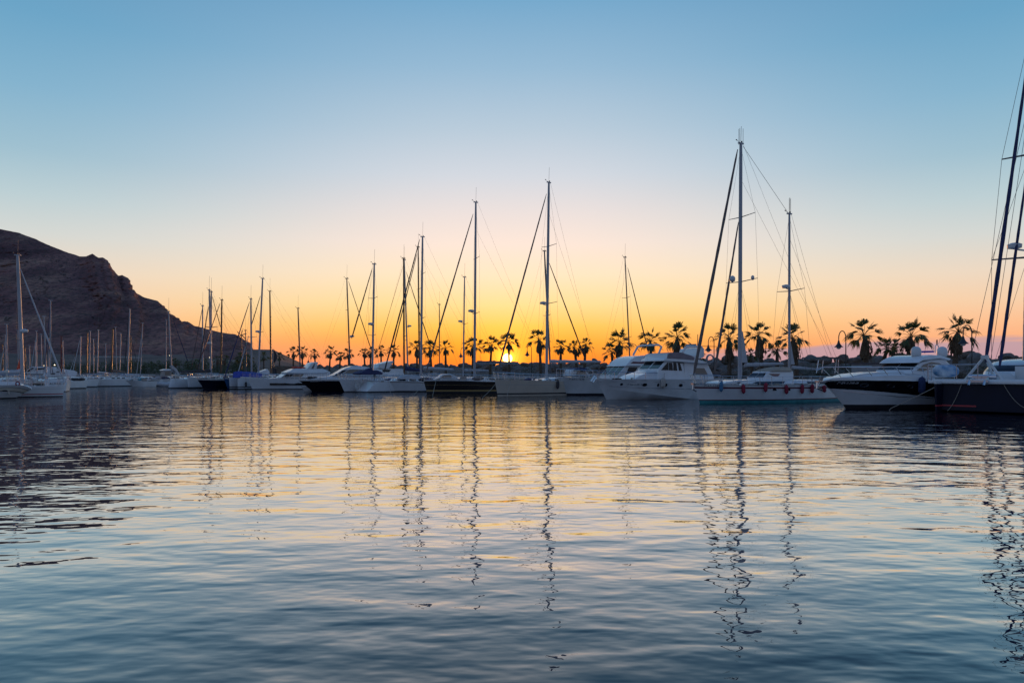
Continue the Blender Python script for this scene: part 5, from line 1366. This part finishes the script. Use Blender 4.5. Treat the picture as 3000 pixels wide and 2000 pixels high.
b.prism('cover', Z(11,(1700,715),(1720,690),(1860,645),(2050,640),(2060,690),(1990,705)), .75, 'tarpt', .35, .06); 
b.plate('dark_transom', [Vector((3.23,-.66,.06)),Vector((3.48,-.76,.76)),Vector((3.48,.76,.76)),Vector((3.23,.66,.06))], Vector((.05,0,0)), 'black')
def rib(label, near, L, th, B):
    b = Boat('inflatable_boat', label, 'inflatable boat', near, L, th, B); r = B*.15; y = B/2-r
    path = [(L,-y,.32),(L*.45,-y,.34),(L*.18,-y*.75,.40),(L*.04,-y*.3,.47),(0,0,.5),(L*.04,y*.3,.47),(L*.18,y*.75,.40),(L*.45,y,.34),(L,y,.32)]
    link('tube', *tube(path, [r*.55]+[r]*7+[r*.55], 10), 'sailw', b.e, True); link('floor', *box(L*.55,0,.12,L*.8,B*.6,.3), 'rubber', b.e); link('console', *join(box(L*.55,0,.65,.5,.6,.8),box(L*.8,0,.5,.5,.9,.45)), 'white2', b.e); return b
rib('pale inflatable boat moored between the turquoise cover and the hard top boat', (421,1130.5), 4.6, 62, 2.0)
rib('pale inflatable boat with pointed nose in front of the hard top boat', (465,1134), 4.2, 62, 2.0)
b = small('motorboat','small fishing boat with white hard top on posts','motorboat',(446,1129),6.5,46,2.4,1.0,('white2','white2'),(.05,),cab=False)
b.prism('hard_top', Z(12,(190,425),(290,395),(440,398),(480,425),(460,436),(210,436)), .9, 'white', .1, .03)
b.prism('cabin', Z(12,(215,560),(230,440),(410,440),(420,570)), .75, 'wall', .05, .03); b.pane(Z(12,(260,540),(265,460),(370,460),(375,540)), 'glassb')
b = small('sailboat','white yacht with slanting bundled pale sail on its boom','sailboat',(493,1137.2),10,14,3.3,1.15,('antifoul','white'),(.10,),stem=-.5,bow_near=True); b.mast((503,1072),(494,913),.10,'alu',(985,),.9,boom=None,fore=((506,932),(551,1060)),fr=.055,fm='sailn')
b.prism('bundled_sail', Z(12,(365,340),(430,310),(530,390),(610,520),(560,535),(480,430),(400,370)), .28, 'sailw', .1, .06)
b.line('flag_staff', [(514,1120,-.9),(514,1092,-.9)], .05, 'white2'); b.rail(.1,.95,.5,9)
b = small('sailboat','white sailboat with squared end beside the navy bow','sailboat',(551,1137.5),9.5,14,3.2,1.35,('antifoul','white'),(.18,),stem=.1); b.mast((594,1083),(593.5,896),.095,'alu',(985,),.85,fore=((592,905),(560,1080)),fr=.05,fm='saild'); b.rail(.03,.9,.55,8)
b = small('sailboat','navy hulled sailboat with raked bow between two pale hulls','sailboat',(597,1139),10,14,3.2,1.2,('antifoul','navy','white'),(.05,('q',.86)),stem=1.35); b.mast((619,1100),(613,850),.115,'alu',(958,),.9,fore=((611,897),(580,1090)),fr=.075,fm='saild',boom=((615,1091),(528,1092)),bm='saild',br=.17,radar=(611,1005)); b.pulpit()
b = small('sailboat','cream sailboat with raked bow beside the bright blue hull','sailboat',(614.5,1138.3),10.5,14,3.4,1.3,('antifoul','cream'),(.08,),stem=.85); b.mast((617,1098),(619,855),.12,'alu',(960,),.95,fore=((622,868),(646,958)),fr=.05,fm='saild'); b.rail(.04,.9,.55,8); b.pulpit()
b = small('sailboat','bright blue hulled sailboat with brown mast lit by the low sun','sailboat',(667,1138.6),10,14,3.2,1.25,('antifoul','blue','white'),(.05,('q',.93)),stem=.75); b.mast((647,1092),(650,879),.11,'alub',(990,),.8,fore=((645,887),(589,1046)),fr=.07,fm='maroon')
b = small('sailboat','white boat with squared end and black stripe under the bright blue tarpaulin','sailboat',(673,1139),9.5,12,3.1,1.32,('antifoul','white','black','white'),(.08,.2,.32),stem=.08)
b = small('sailboat','white boat with black oval fender under the end of the blue tarpaulin','sailboat',(697,1139.5),10.5,16,3.3,1.42,('antifoul','white','black','white'),(.08,.2,.32),stem=.08)
b.mast((737,1092),(735,876),.115,'alu',(988,),.8,fore=((731,884),(656,1112)),fr=.075,fm='sailn')
b.prism('blue_tarpaulin', Z(12,(1832,600),(1842,470),(1950,445),(2352,470),(2500,500),(2500,590)), .9, 'tarpb', .35, .06)
b.fender(718,1125.5,.62,.13,'saild','black oval fender on the white boat under the blue tarpaulin')
b = small('sailboat','white sailboat with tall leaning mast just left of the brown mast','sailboat',(748,1137),11,52,3.3,1.25,W1,(.08,)); b.mast((757,1090),(769.5,816),.125,'alu',(974,),1.0,fore=((763,866),(737,952)),fr=.06,fm='saild',radar=(754,971)); b.prism('cabin_trunk', Z(3,(225,1025),(330,985),(440,945),(470,990),(470,1045),(240,1045)), .9, 'white', .2, .05)
b = small('sailboat','sailboat with slim mast and pale slanting headsail by the wind generator','sailboat',(700,1132),9,48,3.0,1.2,W1,(.08,)); b.mast((721,1085),(719,968),.075,'darkalu',(),.8,fore=((729,982),(694,1104)),fr=.07,fm='sailw')
# wind generator
p = at(708,112,1062); h = CH-(982-HZ)*112/F-p.z; e = empty('wind_generator', p, 0, 'small six bladed wind generator spinning disc on a pole at the hill end', 'wind generator'); e['label'] = 'small six bladed wind generator on a pole at the end of the hill'
link('pole', *tube([(0,0,-2.2),(0,0,h)], .05, 6), 'iron', e)
bl = [([(0,-.12,h), (.85*math.cos(a)+.05*math.sin(a),-.12,h+.85*math.sin(a)-.05*math.cos(a)), (.9*math.cos(a+.12),-.1,h+.9*math.sin(a+.12)), (.12*math.cos(a+1),-.1,h+.12*math.sin(a+1))], [(0,1,2,3)]) for a in [i*math.pi/3+.3 for i in range(6)]]
link('blade_rotor', *join(*bl), 'iron', e); link('generator_body', *tube([(0,-.15,h),(0,.5,h)], [.11,.05], 8), 'iron', e)

# bare masts farther back: hulls buried behind the nearer row
FG = 'sailboats crowded in the rows below the hill'
far = [(7,1088,8,1010,100,'alub'),(17,1092,16,982,96,'alu'),(22,1093,19,950,90,'alu'),(54,1092,52.5,968,104,'alu'),(76,1096,73,1015,112,'alub'),(87,1092,86,1012,112,'alu'),(105,1092,104,1000,116,'alu'),(108,1092,107,969,108,'alu'),(123,1090,120.5,979,118,'alu'),(135.5,1085,129,927,92,'alu'),(143.5,1085,143,990,118,'alu'),(147.5,1085,148,880,90,'alu'),(187,1094,184,999,110,'alu'),(221,1090,220.5,1033,130,'alub'),(262,1098,264.5,970,112,'alu'),(274.5,1092,274,993,126,'alu'),(309.5,1092,309.5,1007,122,'alu'),(342,1088,338.5,958,114,'alu'),(351,1092,354,977,118,'alu'),(411,1102,418,946,112,'alu'),(486.5,1082,487,936,118,'alu'),(383,1090,384,985,128,'alub')]
for i, (x0, y0, x1, y1, Y, m) in enumerate(far):
    hidden_sail('white sailboat with a bare mast among the crowded boats below the hill', (x0,y0), (x1,y1), Y, rng.uniform(7.5,9.5), rng.uniform(20,40), .068 if Y > 95 else .085, 'mastw' if m == 'alu' and i % 3 else m, (y1+(y0-y1)*.48,), .75, group=FG, wires=Y < 106, fore=((x1+.5,y1+8),(x1+(26 if i % 3 == 0 else -20),y0+10)) if i % 2 else None, fr=.04, fm=('saild','sailw','sailn')[i % 3], antenna=False, fbd=1.05)
hidden_sail('sailboat with a dark red furled sail standing against the hill', (180,1090), (179.5,985), 100, 8.5, 30, .11, 'maroon', (1040,), .8, fbd=1.1)
hidden_sail('sailboat with mast glowing orange in the low sun', (327,1090), (330.5,964), 108, 8.5, 30, .10, 'alub', (1030,), .8, fbd=1.1, boom=((328,1091),(368,1092)), bm='tent', br=.2)

# timber jetty with piles between the left boats
e = empty('jetty', ground(124,1140), 0, 'low timber jetty with pale piles behind the red striped sailboat', 'jetty')
link('deck_planks', *box(0,0,.75,4.6,2.2,.16), 'wood', e)
for x in (-2.0,-.3,1.9):
    link('pile', *tube([(x,-.9,-1.2),(x,-.9,1.25)], .13, 10), 'white2', e)
